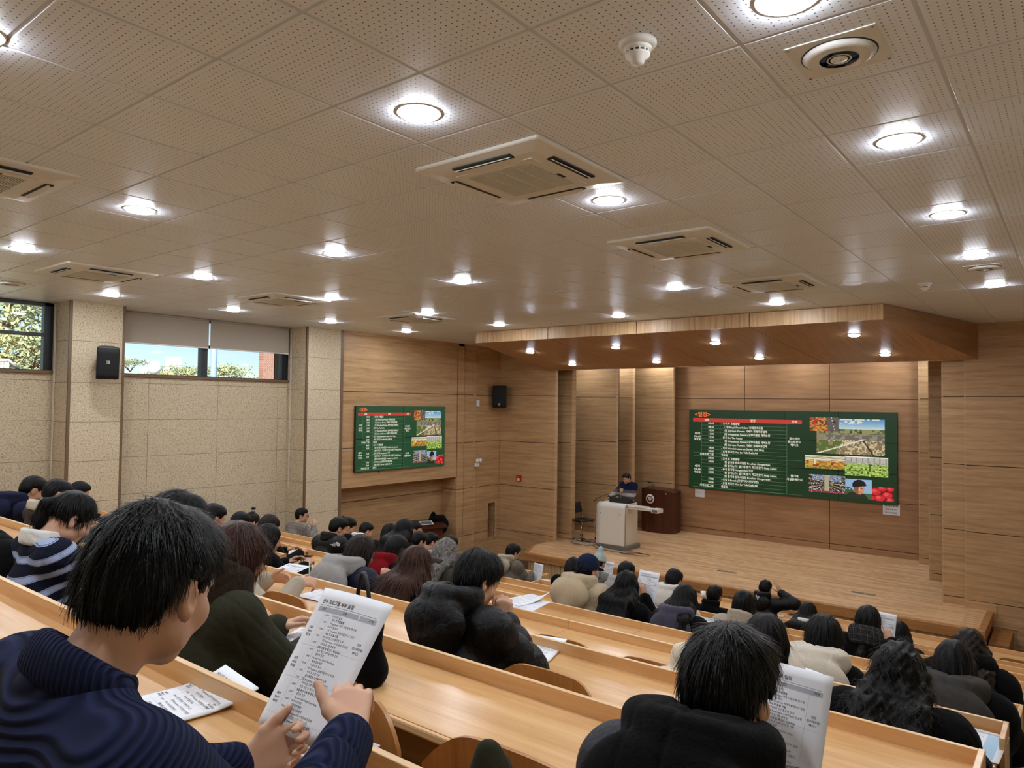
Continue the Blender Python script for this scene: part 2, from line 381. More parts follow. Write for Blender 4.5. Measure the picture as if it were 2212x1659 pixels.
struct(mb.build('wall_stage', [M['back_wood'], M['wall_wood_dark']]), 'reddish wood panelled back wall of the stage', 'wall')
mb = MB()
panels(mb, 'x', XR, -1.3, 14.1, 0, CEIL, [5.61+1.22*k for k in range(-6, 7)], ACJ+[4.67], .015, .006, sgn=-1)
mb.box(XR+.1, XR+.4, -1.3, 14.3, 0, CEIL, 1)
for (y0, y1) in ((4.18, 4.95), (8.26, 9.09)): mb.box(XRP, XR, y0, y1, 0, CEIL)
struct(mb.build('wall_right', [M['acoustic'], M['acoustic_gap']]), 'beige acoustic wall on the right', 'wall')
mb = MB(); panels(mb, 'y', -1.2, -12.6, 1.2, 0, CEIL, (), ACJ, .015, .006, sgn=-1); mb.box(-12.6, 1.3, -1.6, -1.3, 0, CEIL, 1)
struct(mb.build('wall_back', [M['acoustic'], M['acoustic_gap']]), 'beige acoustic wall behind the audience', 'wall')
mb = MB(); mb.box(-13.2, 2.0, -2, 18.6, CEIL+.2, CEIL+.5)
struct(mb.build('roof', M['floor_dark']), 'roof slab above the ceiling', 'roof')

# ---------------------------------------------------------------- stage
st = empty('stage_platform', (-5.6, 12.75, 0), 'raised wooden stage with strip flooring in front of the large screen', 'stage')
def rel(o, p): o.matrix_parent_inverse = Matrix.Translation(-Vector(p.location)); return o
poly = [(-9.72, 12.75), (-1.14, 12.75), (-1.14, 14.3), (-1.14, 17.74), (-10.9, 17.74), (-10.9, 14.3), (-10.15, 14.16), (-10.1, 13.6)]
def inset(p, dx): return [(x+(dx if x < -5 else -dx), y+(dx if y < 13 else 0)) for x, y in p]
mb = MB(); mb.prism(inset(poly, .09), .50, .552); rel(mb.build('deck', M['stage_floor'], st), st)
mb = MB(); mb.box(-9.72, -1.14, 12.75, 12.845, .39, .55); mb.box(-1.235, -1.14, 12.845, 14.1, .39, .55)
mb.prism([(-9.72, 12.75), (-9.63, 12.845), (-10.0, 13.6), (-10.06, 14.16), (-10.15, 14.16), (-10.1, 13.6)], .39, .55)
rel(mb.build('nosing', M['stage_side'], st, bevel=.006), st)
mb = MB(); x = -9.6
while x < -1.25:
    w = random.choice((.045, .06, .075)); mb.box(x, min(x+w-.006, -1.22), 12.80+random.choice((0, .004, .008)), 12.86, 0, .395); x += w
mb.box(-9.62, -1.2, 12.84, 12.9, 0, .39, 1); mb.box(-1.2, -1.18, 12.86, 14.1, 0, .39)
mb.prism([(-9.6, 12.86), (-9.55, 12.9), (-9.98, 14.1), (-10.05, 14.1)], 0, .39)
rel(mb.build('slatted_front', [M['wall_wood_v'], M['wall_wood_dark']], st), st)
mb = MB(); mb.box(-1.14, -.88, 13.2, 14.09, 0, .28); tag(mb.build('wooden_step', M['stage_side'], bevel=.006), 'brown wooden step box at the right end of the stage', 'step')
mb = MB()
for (x0, x1, z) in ((-1.53, -1.2, .68), (-1.2, -.8, .44), (-.8, -.3, .2)):
    mb.box(x0, x1, 14.085, 14.1, z-.13, z); mb.box(x1-.02, x1+.1, 14.084, 14.1, z-.36, z-.002)
struct(mb.build('baseboard_front', M['wall_wood'], bevel=.004), 'stepped oak skirting beside the stage steps', 'baseboard')
for (x, y, w) in ((-5.74, 13.95, 'in the middle of the stage floor'), (-3.25, 13.93, 'in the right part of the stage floor')):
    o = empty('floor_socket', (x, y, .552), 'pair of flat grey socket covers '+w, 'floor socket')
    for q, (a, c) in enumerate(((0, .22), (.235, .40))):
        mb = MB(); mb.box(a, c, -.055, .055, 0, .004); mb.build('cover', M['grey_metal'] if q == 0 else mat('brass_dull', s2l((138, 120, 92)), .5), o, bevel=.002)

# ---------------------------------------------------------------- canopy above the stage
cp = empty('stage_canopy', (-5.8, 12.4, CEIL), 'sloping wood canopy with recessed lamps above the stage front', 'canopy')
def soffz(y): return 5.035-.1145*(y-10.78)
JX = [-9.45, -7.69, -5.86, -3.94, -2.1]
def bx(j, t): # x of joint j at depth t (0 front, 1 back)
    e = [-10.07, -7.9, -5.86, -3.75, -1.33]; return JX[j]*(1-t)+e[j]*t
YB = 14.09
mb = MB()
for j in range(4):
    g0 = .005 if j else 0; g1 = .005 if j < 3 else 0
    P = [(bx(j, 0)+g0, 10.8), (bx(j+1, 0)-g1, 10.8), (bx(j+1, 1)-g1, YB), (bx(j, 1)+g0, YB)]
    mb.add([(x, y, soffz(y)) for x, y in P]+[(x, y, soffz(y)+.02) for x, y in P], [(0, 3, 2, 1), (4, 5, 6, 7), (0, 1, 5, 4), (1, 2, 6, 5), (2, 3, 7, 6), (3, 0, 4, 7)])
rel(mb.build('underside', M['soffit_wood'], cp), cp)
mb = MB()
for j in range(4): mb.box(JX[j]+(.006 if j else 0), JX[j+1]-(.006 if j < 3 else 0), 10.76, 10.8, 5.03, CEIL-.006)
rel(mb.build('fascia', M['wall_wood_v'], cp, bevel=.002), cp)
mb = MB()
for (xa, xb, s) in ((-2.1, -1.33, 1), (-9.45, -10.07, -1)):
    a = [(xa, 10.78), (xb, YB)]; q = .02*s
    vs = [(xa, 10.78, 5.03), (xb, YB, soffz(YB)), (xb, YB, CEIL-.006), (xa, 10.78, CEIL-.006)]
    mb.add(vs+[(x-q, y, z) for x, y, z in vs], [(0, 1, 2, 3), (7, 6, 5, 4), (0, 4, 5, 1), (1, 5, 6, 2), (2, 6, 7, 3), (3, 7, 4, 0)])
mb.box(-10.07, -1.33, YB, YB+.02, soffz(YB)-.012, CEIL-.006)
rel(mb.build('side_panel', M['back_wood'], cp), cp)
mb = MB(); mb.box(-9.3, -2.2, 10.81, 13.9, CEIL-.02, CEIL-.008); rel(mb.build('core', M['wall_wood_dark'], cp), cp)

# ---------------------------------------------------------------- lamps
def downlight(x, y, z, label, group, r=.095, tilt=0.0):
    o = empty('downlight', (x, y, z), label, 'ceiling light', group)
    R = Matrix.Rotation(tilt, 3, 'X')
    mb = MB(); mb.lathe([(r+.002, .0), (r+.018, -.004), (r+.02, -.001), (r+.02, .004)], 36, R=R); mb.build('ring', M['lamp_ring'], o)
    mb = MB(); mb.lathe([(r, .002), (r, -.007), (r-.003, -.012), (r-.012, -.0155), (.0001, -.0175)], 36, R=R); mb.build('lens', M['lamp_lens'], o)
    return o
LP = [(905, 244, 'large round lamp nearest the middle of the ceiling'), (1942, 304, 'large lamp above the right aisle near the square vent'), (1315, 433, 'lamp beside the nearest air conditioner'),
      (2047, 463, 'second visible lamp down the right aisle column'), (302, 453, 'lamp between the two air conditioners at far left'), (49, 538, 'lamp at the left picture edge above the first window'),
      (724, 547, 'lamp in the second column from the left, middle row'), (438, 599, 'lamp beside the left rear air conditioner'), (998, 608, 'lamp next to a bright tile seam in the ceiling centre'),
      (1458, 622, 'lamp between the two air conditioners nearest the stage'), (2107, 553, 'third lamp down the right aisle column above the far vent'), (2149, 616, 'last lamp of the right aisle column below the far vent'),
      (240, 637, 'lamp right in front of the first beige pillar'), (504, 670, 'lamp in front of the blinds of the strip window'), (717, 644, 'lamp right of the middle left air conditioner'),
      (714, 695, 'lamp close to the second beige pillar'), (924, 676, 'lamp above the flush air conditioner near the left screen'), (1078, 702, 'lamp by the left corner of the canopy'),
      (1336, 683, 'lamp just in front of the middle of the canopy'), (1678, 655, 'lamp just in front of the right half of the canopy'), (878, 716, 'lamp nearest to the wall of the left screen'), (1700, -3, 'lamp cut off by the upper picture edge')]
for x, y, t in LP:
    p = at_z(x, y, CEIL); downlight(p[0], p[1], CEIL, 'round white '+t, 'round ceiling downlights')
for x, y in ((-3.42, .86), (-5.6, .7), (-8.0, .7), (-10.4, 2.48), (-10.4, .7), (-.76, .7), (-3.4, -.7), (-7.0, -.7)):
    downlight(x, y, CEIL, 'round white downlight in the rear part of the ceiling outside the picture', 'round ceiling downlights out of view')
SL = math.atan(-.1145)
for k, (x, y) in enumerate(((1145, 760), (1330, 750), (1545, 740), (1845, 723), (1236, 787), (1418, 781), (1640, 773), (1912, 765))):
    d = ray(x, y); t = (5.035+.1145*10.78-ZC)/(d[2]+.1145*d[1]); p = CAMP+d*t
    downlight(p[0], p[1], soffz(p[1])-.006, 'small round lamp in the %s row of the canopy underside, %s from the left' % ('front' if k < 4 else 'rear', ('first', 'second', 'third', 'fourth')[k % 4]), 'canopy lamps', r=.075, tilt=SL)
for x, y in ((-10.1, 15.35), (-9.6, 16.4), (-8.75, 17.1), (-6.9, 17.05), (-5.2, 17.05), (-3.4, 17.05), (-2.3, 16.7)): downlight(x, y, CEIL+.004, 'round lamp hidden above the stage behind the canopy', 'hidden stage lamps', r=.1)

# ---------------------------------------------------------------- ceiling equipment
def cassette(x, y, label):
    o = empty('air_conditioner', (x, y, CEIL), label, 'air conditioner', 'ceiling cassette air conditioners')
    prof = [(.475, 0), (.475, -.012), (.468, -.018), (.36, -.034), (.32, -.036)]
    mb = MB(); seg = 8; rings = []
    for a, z in prof:
        pts = []; rc = .03*a/.475
        for q, (sx, sy) in enumerate(((1, 1), (-1, 1), (-1, -1), (1, -1))):
            for t in range(5):
                an = (q*90+t*22.5)*PI/180; pts.append((sx*(a-rc)+rc*math.cos(an), sy*(a-rc)+rc*math.sin(an), z))
        rings.append(pts)
    k = len(rings[0]); vs = [p for r_ in rings for p in r_]
    fs = [(i*k+j, i*k+(j+1) % k, (i+1)*k+(j+1) % k, (i+1)*k+j) for i in range(len(rings)-1) for j in range(k)]+[tuple(range((len(rings)-1)*k, len(rings)*k))]
    mb.add(vs, fs, 0, False); mb.build('panel', M['ac_plastic'], o)
    mb = MB(); mb.box(-.29, .29, -.29, .29, -.041, -.03, 1); mb.box(-.235, .235, -.235, .235, -.0415, -.034, 0)
    for q in range(38):
        yy = -.232+q*.464/37; mb.box(-.235, .235, yy-.0028, yy+.0028, -.045, -.036, 1)
    for xx in (-.12, 0, .12): mb.box(xx-.004, xx+.004, -.235, .235, -.0455, -.036, 1)
    mb.build('grille', [mat('ac_dark', s2l((96, 86, 70)), .7), M['ac_plastic']], o)
    for q in range(4):
        R = Matrix.Rotation(q*PI/2, 3, 'Z')
        mb = MB(); mb.box(-.22, .22, .345, .40, -.0375, -.03, 0, R=R); mb.build('air_slot', M['dark_slot'], o)
        mb = MB(); c, s_ = math.cos(-.5), math.sin(-.5)
        vs = []
        for t in range(9):
            u = -1+t/4; w = .05*(1-.35*u*u)
            for (aa, bb) in ((-w/2, 0), (w/2, 0), (w/2, .004), (-w/2, .004)): vs.append(R @ Vector((u*.21, .372+aa*c-bb*s_, -.041+aa*s_+bb*c)))
        mb.add(vs, [(t*4+e, t*4+(e+1) % 4, t*4+4+(e+1) % 4, t*4+4+e) for t in range(8) for e in range(4)]+[(0, 1, 2, 3), (35, 34, 33, 32)])
        mb.build('louver', M['ac_plastic'], o)
    mb = MB(); mb.box(.245, .268, .02, .1, -.0435, -.04); mb.build('sensor', M['dark_slot'], o, bevel=.004)
    return o
for x, y, t in ((-2.735, 3.53, 'nearest large ceiling cassette in the middle of the ceiling'), (-2.79, 5.9, 'second ceiling cassette of the middle column'), (-2.79, 8.38, 'ceiling cassette nearest the canopy in the middle column'),
                (-5.53, 1.41, 'ceiling cassette cut by the left picture edge'), (-8.74, 3.44, 'ceiling cassette by the first beige pillar'), (-8.76, 5.88, 'ceiling cassette in front of the strip window'), (-8.76, 8.45, 'farthest ceiling cassette near the left screen')):
    cassette(x, y, 'cream four-way '+t)
def diffuser(x, y, label):
    o = empty('air_vent', (x, y, CEIL), label, 'air vent', 'round ceiling vents')
    mb = MB(); mb.box(-.17, .17, -.17, .17, -.006, 0); mb.build('plate', M['white_plastic'], o, bevel=.002)
    mb = MB(); mb.lathe([(.145, -.0062), (.0001, -.0066)], 40, mi=0)
    for r in (.135, .1, .066): mb.lathe([(r, -.007), (r+.004, -.009), (r-.022, -.028), (r-.026, -.026)], 40, mi=1)
    mb.lathe([(.036, -.022), (.03, -.03), (.0001, -.032)], 32, mi=1)
    mb.build('louver_rings', [M['dark_slot'], M['white_plastic']], o)
    mb = MB()
    for sx in (-1, 1):
        for sy in (-1, 1): mb.lathe([(.006, -.006), (.005, -.009), (.0001, -.0095)], 10, o=(sx*.155, sy*.155, 0))
    mb.build('screw', M['grey_metal'], o)
diffuser(-.76, 3.08, 'round air vent on a square plate at the upper right'); diffuser(-.75, 8.59, 'far round air vent above the right aisle near the last lamps'); diffuser(-10.42, 3.12, 'round air vent above the first window at the left edge')
def detector(x, y, label):
    o = empty('smoke_detector', (x, y, CEIL), label, 'smoke detector', 'ceiling smoke detectors')
    mb = MB(); mb.lathe([(.075, 0), (.075, -.01), (.068, -.02), (.055, -.024)], 32); mb.build('base', M['white_plastic'], o)
    mb = MB(); mb.lathe([(.056, -.022), (.054, -.034), (.044, -.04)], 32); mb.lathe([(.05, -.05), (.048, -.058), (.03, -.066), (.026, -.085), (.0001, -.088)], 32)
    mb.build('head', M['white_plastic'], o)
    mb = MB(); mb.lathe([(.043, -.036), (.043, -.052)], 32)
    for q in range(14):
        R = Matrix.Rotation(q*2*PI/14, 3, 'Z'); mb.box(.04, .05, -.003, .003, -.052, -.038, 1, R=R)
    mb.build('slots', [M['dark_slot'], M['white_plastic']], o)
detector(-1.37, 2.51, 'white smoke detector hanging near the upper right of the ceiling'); detector(-1.39, 9.32, 'small far smoke detector right of the canopy')
p = at_z(1217, 630, CEIL); mb = MB(); mb.lathe([(.11, 0), (.11, -.006), (.1, -.01), (.0001, -.011)], 32); o = mb.build('ceiling_speaker', M['white_plastic']); o.location = (p[0], p[1], CEIL); tag(o, 'flat round speaker cover in the ceiling beside the access hatch', 'speaker')
mb = MB(); mb.box(-.3, .3, -.3, .3, -.004, 0); mb.box(-.27, .27, -.27, .27, -.007, -.003); o = mb.build('access_hatch', M['ac_plastic'], bevel=.002); o.location = (-5.72, 8.02, CEIL); tag(o, 'square flush access hatch in the middle of the ceiling', 'hatch')
# ================================================================ desks
def xR(i): return -5.09-.17*(i-3)
def xL(i): return -6.04-.21*(i-4)
XEND = -.29
ORD = ['nearest', 'second', 'third', 'fourth', 'fifth', 'sixth', 'seventh', 'eighth', 'ninth', 'tenth', 'front']
DEPTH = .42
def desk(i, x0, x1, block):
    Y = rowY(i); zr = railZ(i); zt = zr-.055; zf = floorZ(i)
    lab = 'long pale beech desk of the %s row counted from the camera, %s block' % (ORD[i], block) if i < 10 else 'long pale beech desk of the front row next to the stage, %s block' % block
    o = empty('bench_desk', ((x0+x1)/2, Y, zf), lab, 'desk', 'beech desk rows')
    def put(mb, name, m, bev=.003):
        q = mb.build(name, m, o, bevel=bev); q.matrix_parent_inverse = Matrix.Translation((-(x0+x1)/2, -Y, -zf)); return q
    cuts = [x0]+[c for c in (-8.9, -2.65) if x0+.3 < c < x1-.3]+[x1]
    for a, c in zip(cuts[:-1], cuts[1:]):
        ga = .0012 if a != x0 else 0; gc = .0012 if c != x1 else 0
        mb = MB(); mb.box(a+ga, c-gc, Y-DEPTH+.016, Y-.018, zt-.028, zt); put(mb, 'desktop', M['desk_wood'], .0015)
        mb = MB(); mb.box(a+ga, c-gc, Y-DEPTH, Y-DEPTH+.016, zt-.029, zt); put(mb, 'front_edge', M['edge_wood'], .007)
        z0 = floorZ(i+1) if i < 9 else 0
        mb = MB(); mb.box(a+ga, c-gc, Y-.018, Y, z0+.04, zr-.004); put(mb, 'back_board', M['desk_wood'], .001)
        mb = MB(); mb.box(a+ga, c-gc, Y-.018, Y, zr-.004, zr); put(mb, 'rail_cap', M['edge_wood'], .0015)
    for x in (x0, x1):
        mb = MB(); s = -1 if x == x0 else 1
        mb.box(min(x, x+.022*s), max(x, x+.022*s), Y-.22, Y+.004, zf, zr); put(mb, 'end_panel', M['desk_wood'], .003)
    k = max(2, int((x1-x0)/2.1))
    for q in range(1, k):
        xx = x0+(x1-x0)*q/k
        mb = MB(); mb.box(xx-.02, xx+.02, Y-.34, Y-.3, zf, zt-.028); mb.box(xx-.02, xx+.02, Y-.34, Y-.02, zt-.06, zt-.028); put(mb, 'support', M['grey_metal'], .003)
    return o
for i in range(ROWS): desk(i, xR(i), XEND, 'centre')
for i in range(1, ROWS-1): desk(i, -11.35, xL(i), 'left')

# ---------------------------------------------------------------- seats
def seat_proto(folded):
    """local origin on the floor at the seat centre line, the desk behind at y=0"""
    o = empty('folding_seat', (0, 0, 0), '-', 'chair')
    W, H = .225, .40
    def back(u, v):
        x = (u*2-1)*W; a = abs(u*2-1)
        zt = .77-.075*max(0, (a-.45)/.55)**2.2; zb = .40+.03*a*a
        return x, zb+(zt-zb)*v
    th = .011
    mb = MB(); nu, nv = 20, 6
    def bp(u, v, d):
        x, z = back(u, v); return (x, .10+d+.035*(1-(x/W)**2)-.05*(1-v)*-1*.6, z)
    vs = [bp(i/nu, j/nv, d) for d in (0, th) for j in range(nv+1) for i in range(nu+1)]; n1 = (nu+1)*(nv+1)
    fs = []
    for j in range(nv):
        for i in range(nu):
            a = j*(nu+1)+i; fs += [(a, a+1, a+nu+2, a+nu+1), (n1+a, n1+a+nu+1, n1+a+nu+2, n1+a+1)]
    per = [i for i in range(nu+1)]+[j*(nu+1)+nu for j in range(1, nv+1)]+[nv*(nu+1)+i for i in range(nu-1, -1, -1)]+[j*(nu+1) for j in range(nv-1, 0, -1)]
    for a, c in zip(per, per[1:]+per[:1]): fs.append((a, n1+a, n1+c, c))
    mb.add(vs, fs, 0, True); q = mb.build('backrest', M['chair_wood'], o); md = q.modifiers.new('es', 'EDGE_SPLIT'); md.split_angle = math.radians(45)
    for sx in (-1, 1):
        mb = MB(); mb.lathe([(.013, 0), (.012, .006), (.006, .009), (.0001, .0095)], 16, o=(sx*.15, .112, .64), R=Matrix.Rotation(PI/2, 3, 'X')); mb.build('bolt', M['chrome'], o)
    mb = MB(); mb.tube([(-.2, .09, .42), (.2, .09, .42)], .014, 8); mb.box(-.19, -.16, .0, .1, .40, .44); mb.box(.16, .19, .0, .1, .40, .44); mb.build('bracket', M['black_plastic'], o)
    mb = MB()
    if folded: mb.grid(lambda u, v: ((u*2-1)*.215*(1-.1*v*v), .17+.05*v+.02*(u*2-1)**2, .20+.30*v), 10, 8)
    else: mb.grid(lambda u, v: ((u*2-1)*.215*(1-.06*v*v), .15+.40*v, .44-.02*math.sin(v*PI)+.015*(u*2-1)**2), 10, 8)
    mb.build('seat', M['chair_wood'], o, solid=.012)
    return o
SEAT = {True: None, False: None}
SEATL = 'curved plywood folding seat with a rounded backrest fixed behind a desk row'
def put_seat(i, x, folded, dz=0.0):
    y = rowY(i-1) if i else -.03
    loc = (x, y+.003, floorZ(i)+dz)
    if SEAT[folded] is None:
        SEAT[folded] = seat_proto(folded); o = SEAT[folded]; o.location = loc; o['label'] = SEATL; o['group'] = 'folding seats along the desk rows'
    else: dup(SEAT[folded], loc)
SEAT_DZ = {1: .25, 2: .22, 3: .20}
for i, xs in ((1, (-.87, -1.395)), (2, (-.98, -1.5, -2.56, -3.08)), (3, (-1.07, -1.6, -2.12)), (4, (-2.2, -2.72)), (9, (-6.0, -4.4)), (10, (-7.36, -6.6, -1.1, -.6)), (8, (-1.0,))):
    for x in xs: put_seat(i, x, True, SEAT_DZ.get(i, .19))
# ================================================================ video walls
def paint(kind, W, H):
    y, x = np.mgrid[0:H, 0:W]; u = (x+.5)/W; v = (y+.5)/H
    r = np.random.default_rng(abs(hash(kind)) % 1000 if False else sum(map(ord, kind)))
    nz = r.random((H, W)); n2 = np.repeat(np.repeat(r.random((H//3+1, W//3+1)), 3, 0), 3, 1)[:H, :W]
    C = np.zeros((H, W, 3))
    def fill(mask, col): C[mask] = col
    if kind == 'market':
        C[:] = (150, 110, 60); row = ((u*9+v*3).astype(int) % 2 == 0); C[row] = (200, 40, 30); C[(n2 > .6)] = (220, 150, 60); C[(n2 < .2)] = (110, 50, 30)
        road = u > .55+.1*v; C[road] = (96, 90, 84); C[(np.abs(u-.75-.12*v) < .015) & ((v*10).astype(int) % 2 == 0)] = (220, 216, 200); C[(np.hypot(u-.85, v-.35) < .07)] = (60, 40, 34); C[(np.hypot(u-.65, v-.15) < .05)] = (170, 50, 30)
    elif kind == 'aerial':
        C[:] = (150, 132, 96); sky = v < .28; C[sky] = np.stack([80+120*v/.28, 140+80*v/.28, 200+20*v/.28], -1)[sky]
        cl = sky & (((np.hypot((u-.55)*2.2, (v-.09)*7) < .3) | (np.hypot((u-.3)*2.2, (v-.14)*8) < .2) | (v < .03)) & (n2 > .25)); C[cl] = (226, 222, 214)
        far = (v >= .28) & (v < .42); C[far] = (92, 104, 62); C[far & (n2 > .55)] = (150, 150, 100); C[far & (n2 < .2)] = (52, 66, 42)
        roof = (v > .45) & (v < .66) & (u > .12); C[roof] = (112, 104, 92); C[roof & (n2 > .7)] = (150, 142, 124); C[roof & (v > .6) & (nz > .5)] = (214, 198, 160)
        lot = (v > .62) & (u > .35); C[lot & (n2 > .4)] = (222, 200, 156); C[lot & (nz > .75)] = (108, 92, 66)
        C[(v > .62) & (u < .4-.3*(v-.6)) & (n2 > .3)] = (92, 112, 48); rd = np.abs((v-.62)*1.2+(u-.62)*.75) < .022; C[rd & (v > .55)] = (232, 226, 210); C[(np.abs(u-.7-.35*(v-.6)) < .015) & (v > .6)] = (60, 54, 40)
    elif kind == 'greenhouse':
        C[:] = (206, 186, 140); top = v < .42; C[top] = (214, 200, 164); C[top & (((u+v*1.5)*14).astype(int) % 3 == 0)] = (150, 130, 96); C[top & ((v*16).astype(int) % 4 == 0)] = (240, 232, 208)
        fl = v >= .42; C[fl] = (190, 120, 44); C[fl & (n2 > .55)] = (214, 168, 62); C[fl & (n2 < .25)] = (150, 52, 26); C[fl & (v > .8) & (nz > .5)] = (120, 128, 44); C[(np.abs(u-.21) < .012) & (v > .2) & (v < .7)] = (240, 228, 190)
    elif kind == 'tulips':
        C[:] = (196, 190, 176); C[(v < .4) & ((u*30).astype(int) % 4 == 0)] = (150, 146, 136); C[(v < .4) & (v > .2) & (n2 > .5)] = (170, 168, 160)
        lf = v > .38+.04*np.sin(u*40); C[lf] = (140, 172, 60); st = lf & (np.sin(u*90+6*np.sin(v*9+u*20)) > .3); C[st] = (206, 222, 128); C[lf & (n2 < .25)] = (72, 106, 34); C[(v < .06)] = (250, 248, 240)
    elif kind == 'racks':
        C[:] = (40, 36, 30); C[(v < .3) & (np.abs(u-.5) < .4)] = (110, 140, 190)
        d = np.abs(u-.5); st = (np.sin((v-.45)/(d+.08)*14) > .25) & (d > .06); C[st] = (120, 104, 84); C[st & (nz > .7)] = (214, 204, 186); C[(d < .06)] = (186, 170, 140); C[(v > .9)] = (150, 44, 70); C[(d > .1) & (nz > .93)] = (240, 236, 226)
    elif kind == 'portrait':
        C[:] = (150, 186, 220); C[v > .7] = (70, 96, 60); C[(np.hypot((u-.05)*1.2, (v-.75)) < .35) & (n2 > .3)] = (60, 92, 44)
        jk = (np.hypot((u-.4)*1.05, (v-1.1)*1.1) < .5); C[jk] = (34, 46, 30); face = np.hypot((u-.52)/.2, (v-.48)/.3) < 1; C[face] = (212, 146, 110); C[face & (u < .5)] = (150, 94, 66)
        hat = (np.hypot((u-.53)/.26, (v-.3)/.28) < 1) & (v < .38-.2*(u-.5)); C[hat] = (24, 22, 24); C[face & (np.hypot((u-.6)/.05, (v-.46)/.02) < 1)] = (70, 40, 30); C[face & (np.hypot((u-.47)/.04, (v-.46)/.02) < 1)] = (60, 34, 26); C[face & (np.hypot((u-.57)/.07, (v-.65)/.018) < 1)] = (160, 76, 66); C[face & (np.abs(u-.55) < .02) & (v > .44) & (v < .58)] = (236, 180, 146)
    else:
        C[:] = (96, 20, 20)
        for cx, cy, rr in ((.2, .35, .26), (.72, .55, .24), (.5, .1, .2), (.38, .8, .24), (.85, .1, .18), (.85, .92, .2), (.02, .8, .18)):
            q = np.hypot(u-cx, v-cy) < rr; C[q] = (214, 40, 48); q2 = np.hypot(u-cx+.05, v-cy+.06) < rr*.45; C[q2 & q] = (240, 84, 84); ed = q & (np.hypot(u-cx, v-cy) > rr*.9); C[ed] = (150, 20, 30)
    C += (nz[..., None]-.5)*14
    return np.clip(C, 0, 255)
em = bpy.data.materials.new('screen_picture'); em.use_nodes = True
n_, l_ = em.node_tree.nodes, em.node_tree.links
b_ = n_['Principled BSDF']; at = n_.new('ShaderNodeAttribute'); at.attribute_name = 'col'
b_.inputs['Base Color'].default_value = (.01, .01, .01, 1); b_.inputs['Roughness'].default_value = .3
l_.new(at.outputs['Color'], b_.inputs['Emission Color']); b_.inputs['Emission Strength'].default_value = .85
def emis(name, rgb, s=1.0): return mat(name, (.01, .01, .01), .35, emit=s2l(rgb), estr=s)
def picture(kind, quad, W, H, parent, z):
    """grid of coloured cells filling the quad TL TR BR BL (screen coordinates 0..1)"""
    C = paint(kind, W, H); q = [np.array(p, float) for p in quad]
    vs = []
    for j in range(H+1):
        for i in range(W+1):
            a, c = i/W, j/H; p = (q[0]*(1-a)+q[1]*a)*(1-c)+(q[3]*(1-a)+q[2]*a)*c; vs.append((p[0], -p[1], z))
    fs = [(j*(W+1)+i, (j+1)*(W+1)+i, (j+1)*(W+1)+i+1, j*(W+1)+i+1) for j in range(H) for i in range(W)]
    me = bpy.data.meshes.new('picture'); me.from_pydata(vs, [], fs); me.materials.append(em)
    ca = me.attributes.new('col', 'FLOAT_COLOR', 'CORNER'); lin = np.array([s2l(c) for c in C.reshape(-1, 3)])
    ca.data.foreach_set('color', np.repeat(np.c_[lin, np.ones(len(lin))], 4, 0).ravel().astype(np.float32))
    o = bpy.data.objects.new('picture', me); COL.objects.link(o); o.parent = parent; return o
SCHED = [('07:45', 0, '- 조식 후 호텔출발'), ('08:30', 1, '1,2팀 Royal FloraHolland 화훼경매조합'), ('10:30', 1, '1팀 Schreurs Flowers 거베라 화훼육종업체'), ('11:00', 1, '2팀 Wesselman Flowers 알뿌리튤립 재배농장'),
         ('12:30', 0, '- 중식 On The Rocks'), ('14:00', 1, '1팀 Wesselman Flowers 알뿌리튤립 재배농장'), ('', 1, '2팀 Schreurs Flowers 거베라 화훼육종업체'), ('18:00', 0, '- 석식 Wereldrestaurant Samen Den Haag'), ('20:00', 0, '- 호텔 체크인 Van der Valk Delft A4'),
         ('E', 0, '멘토링'), ('08:30', 0, '- 조식 후 호텔출발'), ('10:00', 1, '1팀 벨기에 원예시험장 Proeftuin Hoogstraten'), ('', 1, '2팀 딸기농가 - 벨기에 딸기 최고전문가 Philip Lieten'), ('12:00', 0, '- 중식 벨기에 Hoogstraten 식당'),
         ('13:30', 1, '1팀 딸기농가 - 벨기에 딸기 최고전문가 Philip Lieten'), ('', 1, '2팀 벨기에 원예시험장 Proeftuin Hoogstraten'), ('17:00', 0, '- 석식 K-Bunsik (한양커리+제육덮밥)'), ('20:00', 0, '- 호텔 체크인 Van der Valk Delft A4'), ('E', 0, '멘토링')]
PICS = [('aerial', [(.6527, .080), (.9485, .080), (.9485, .4758), (.6527, .4758)], 84, 52), ('market', [(.6208, .066), (.7523, .066), (.7523, .224), (.6208, .224)], 44, 32),
        ('greenhouse', [(.598, .504), (.821, .504), (.821, .652), (.598, .652)], 72, 30), ('tulips', [(.7792, .4935), (.9622, .4935), (.9622, .707), (.7792, .707)], 64, 40),
        ('racks', [(.617, .721), (.7805, .721), (.7805, .921), (.617, .921)], 60, 40), ('portrait', [(.7805, .745), (.8945, .745), (.8945, .960), (.7805, .960)], 44, 44), ('strawberries', [(.8903, .814), (.985, .814), (.985, .965), (.8903, .965)], 40, 34)]
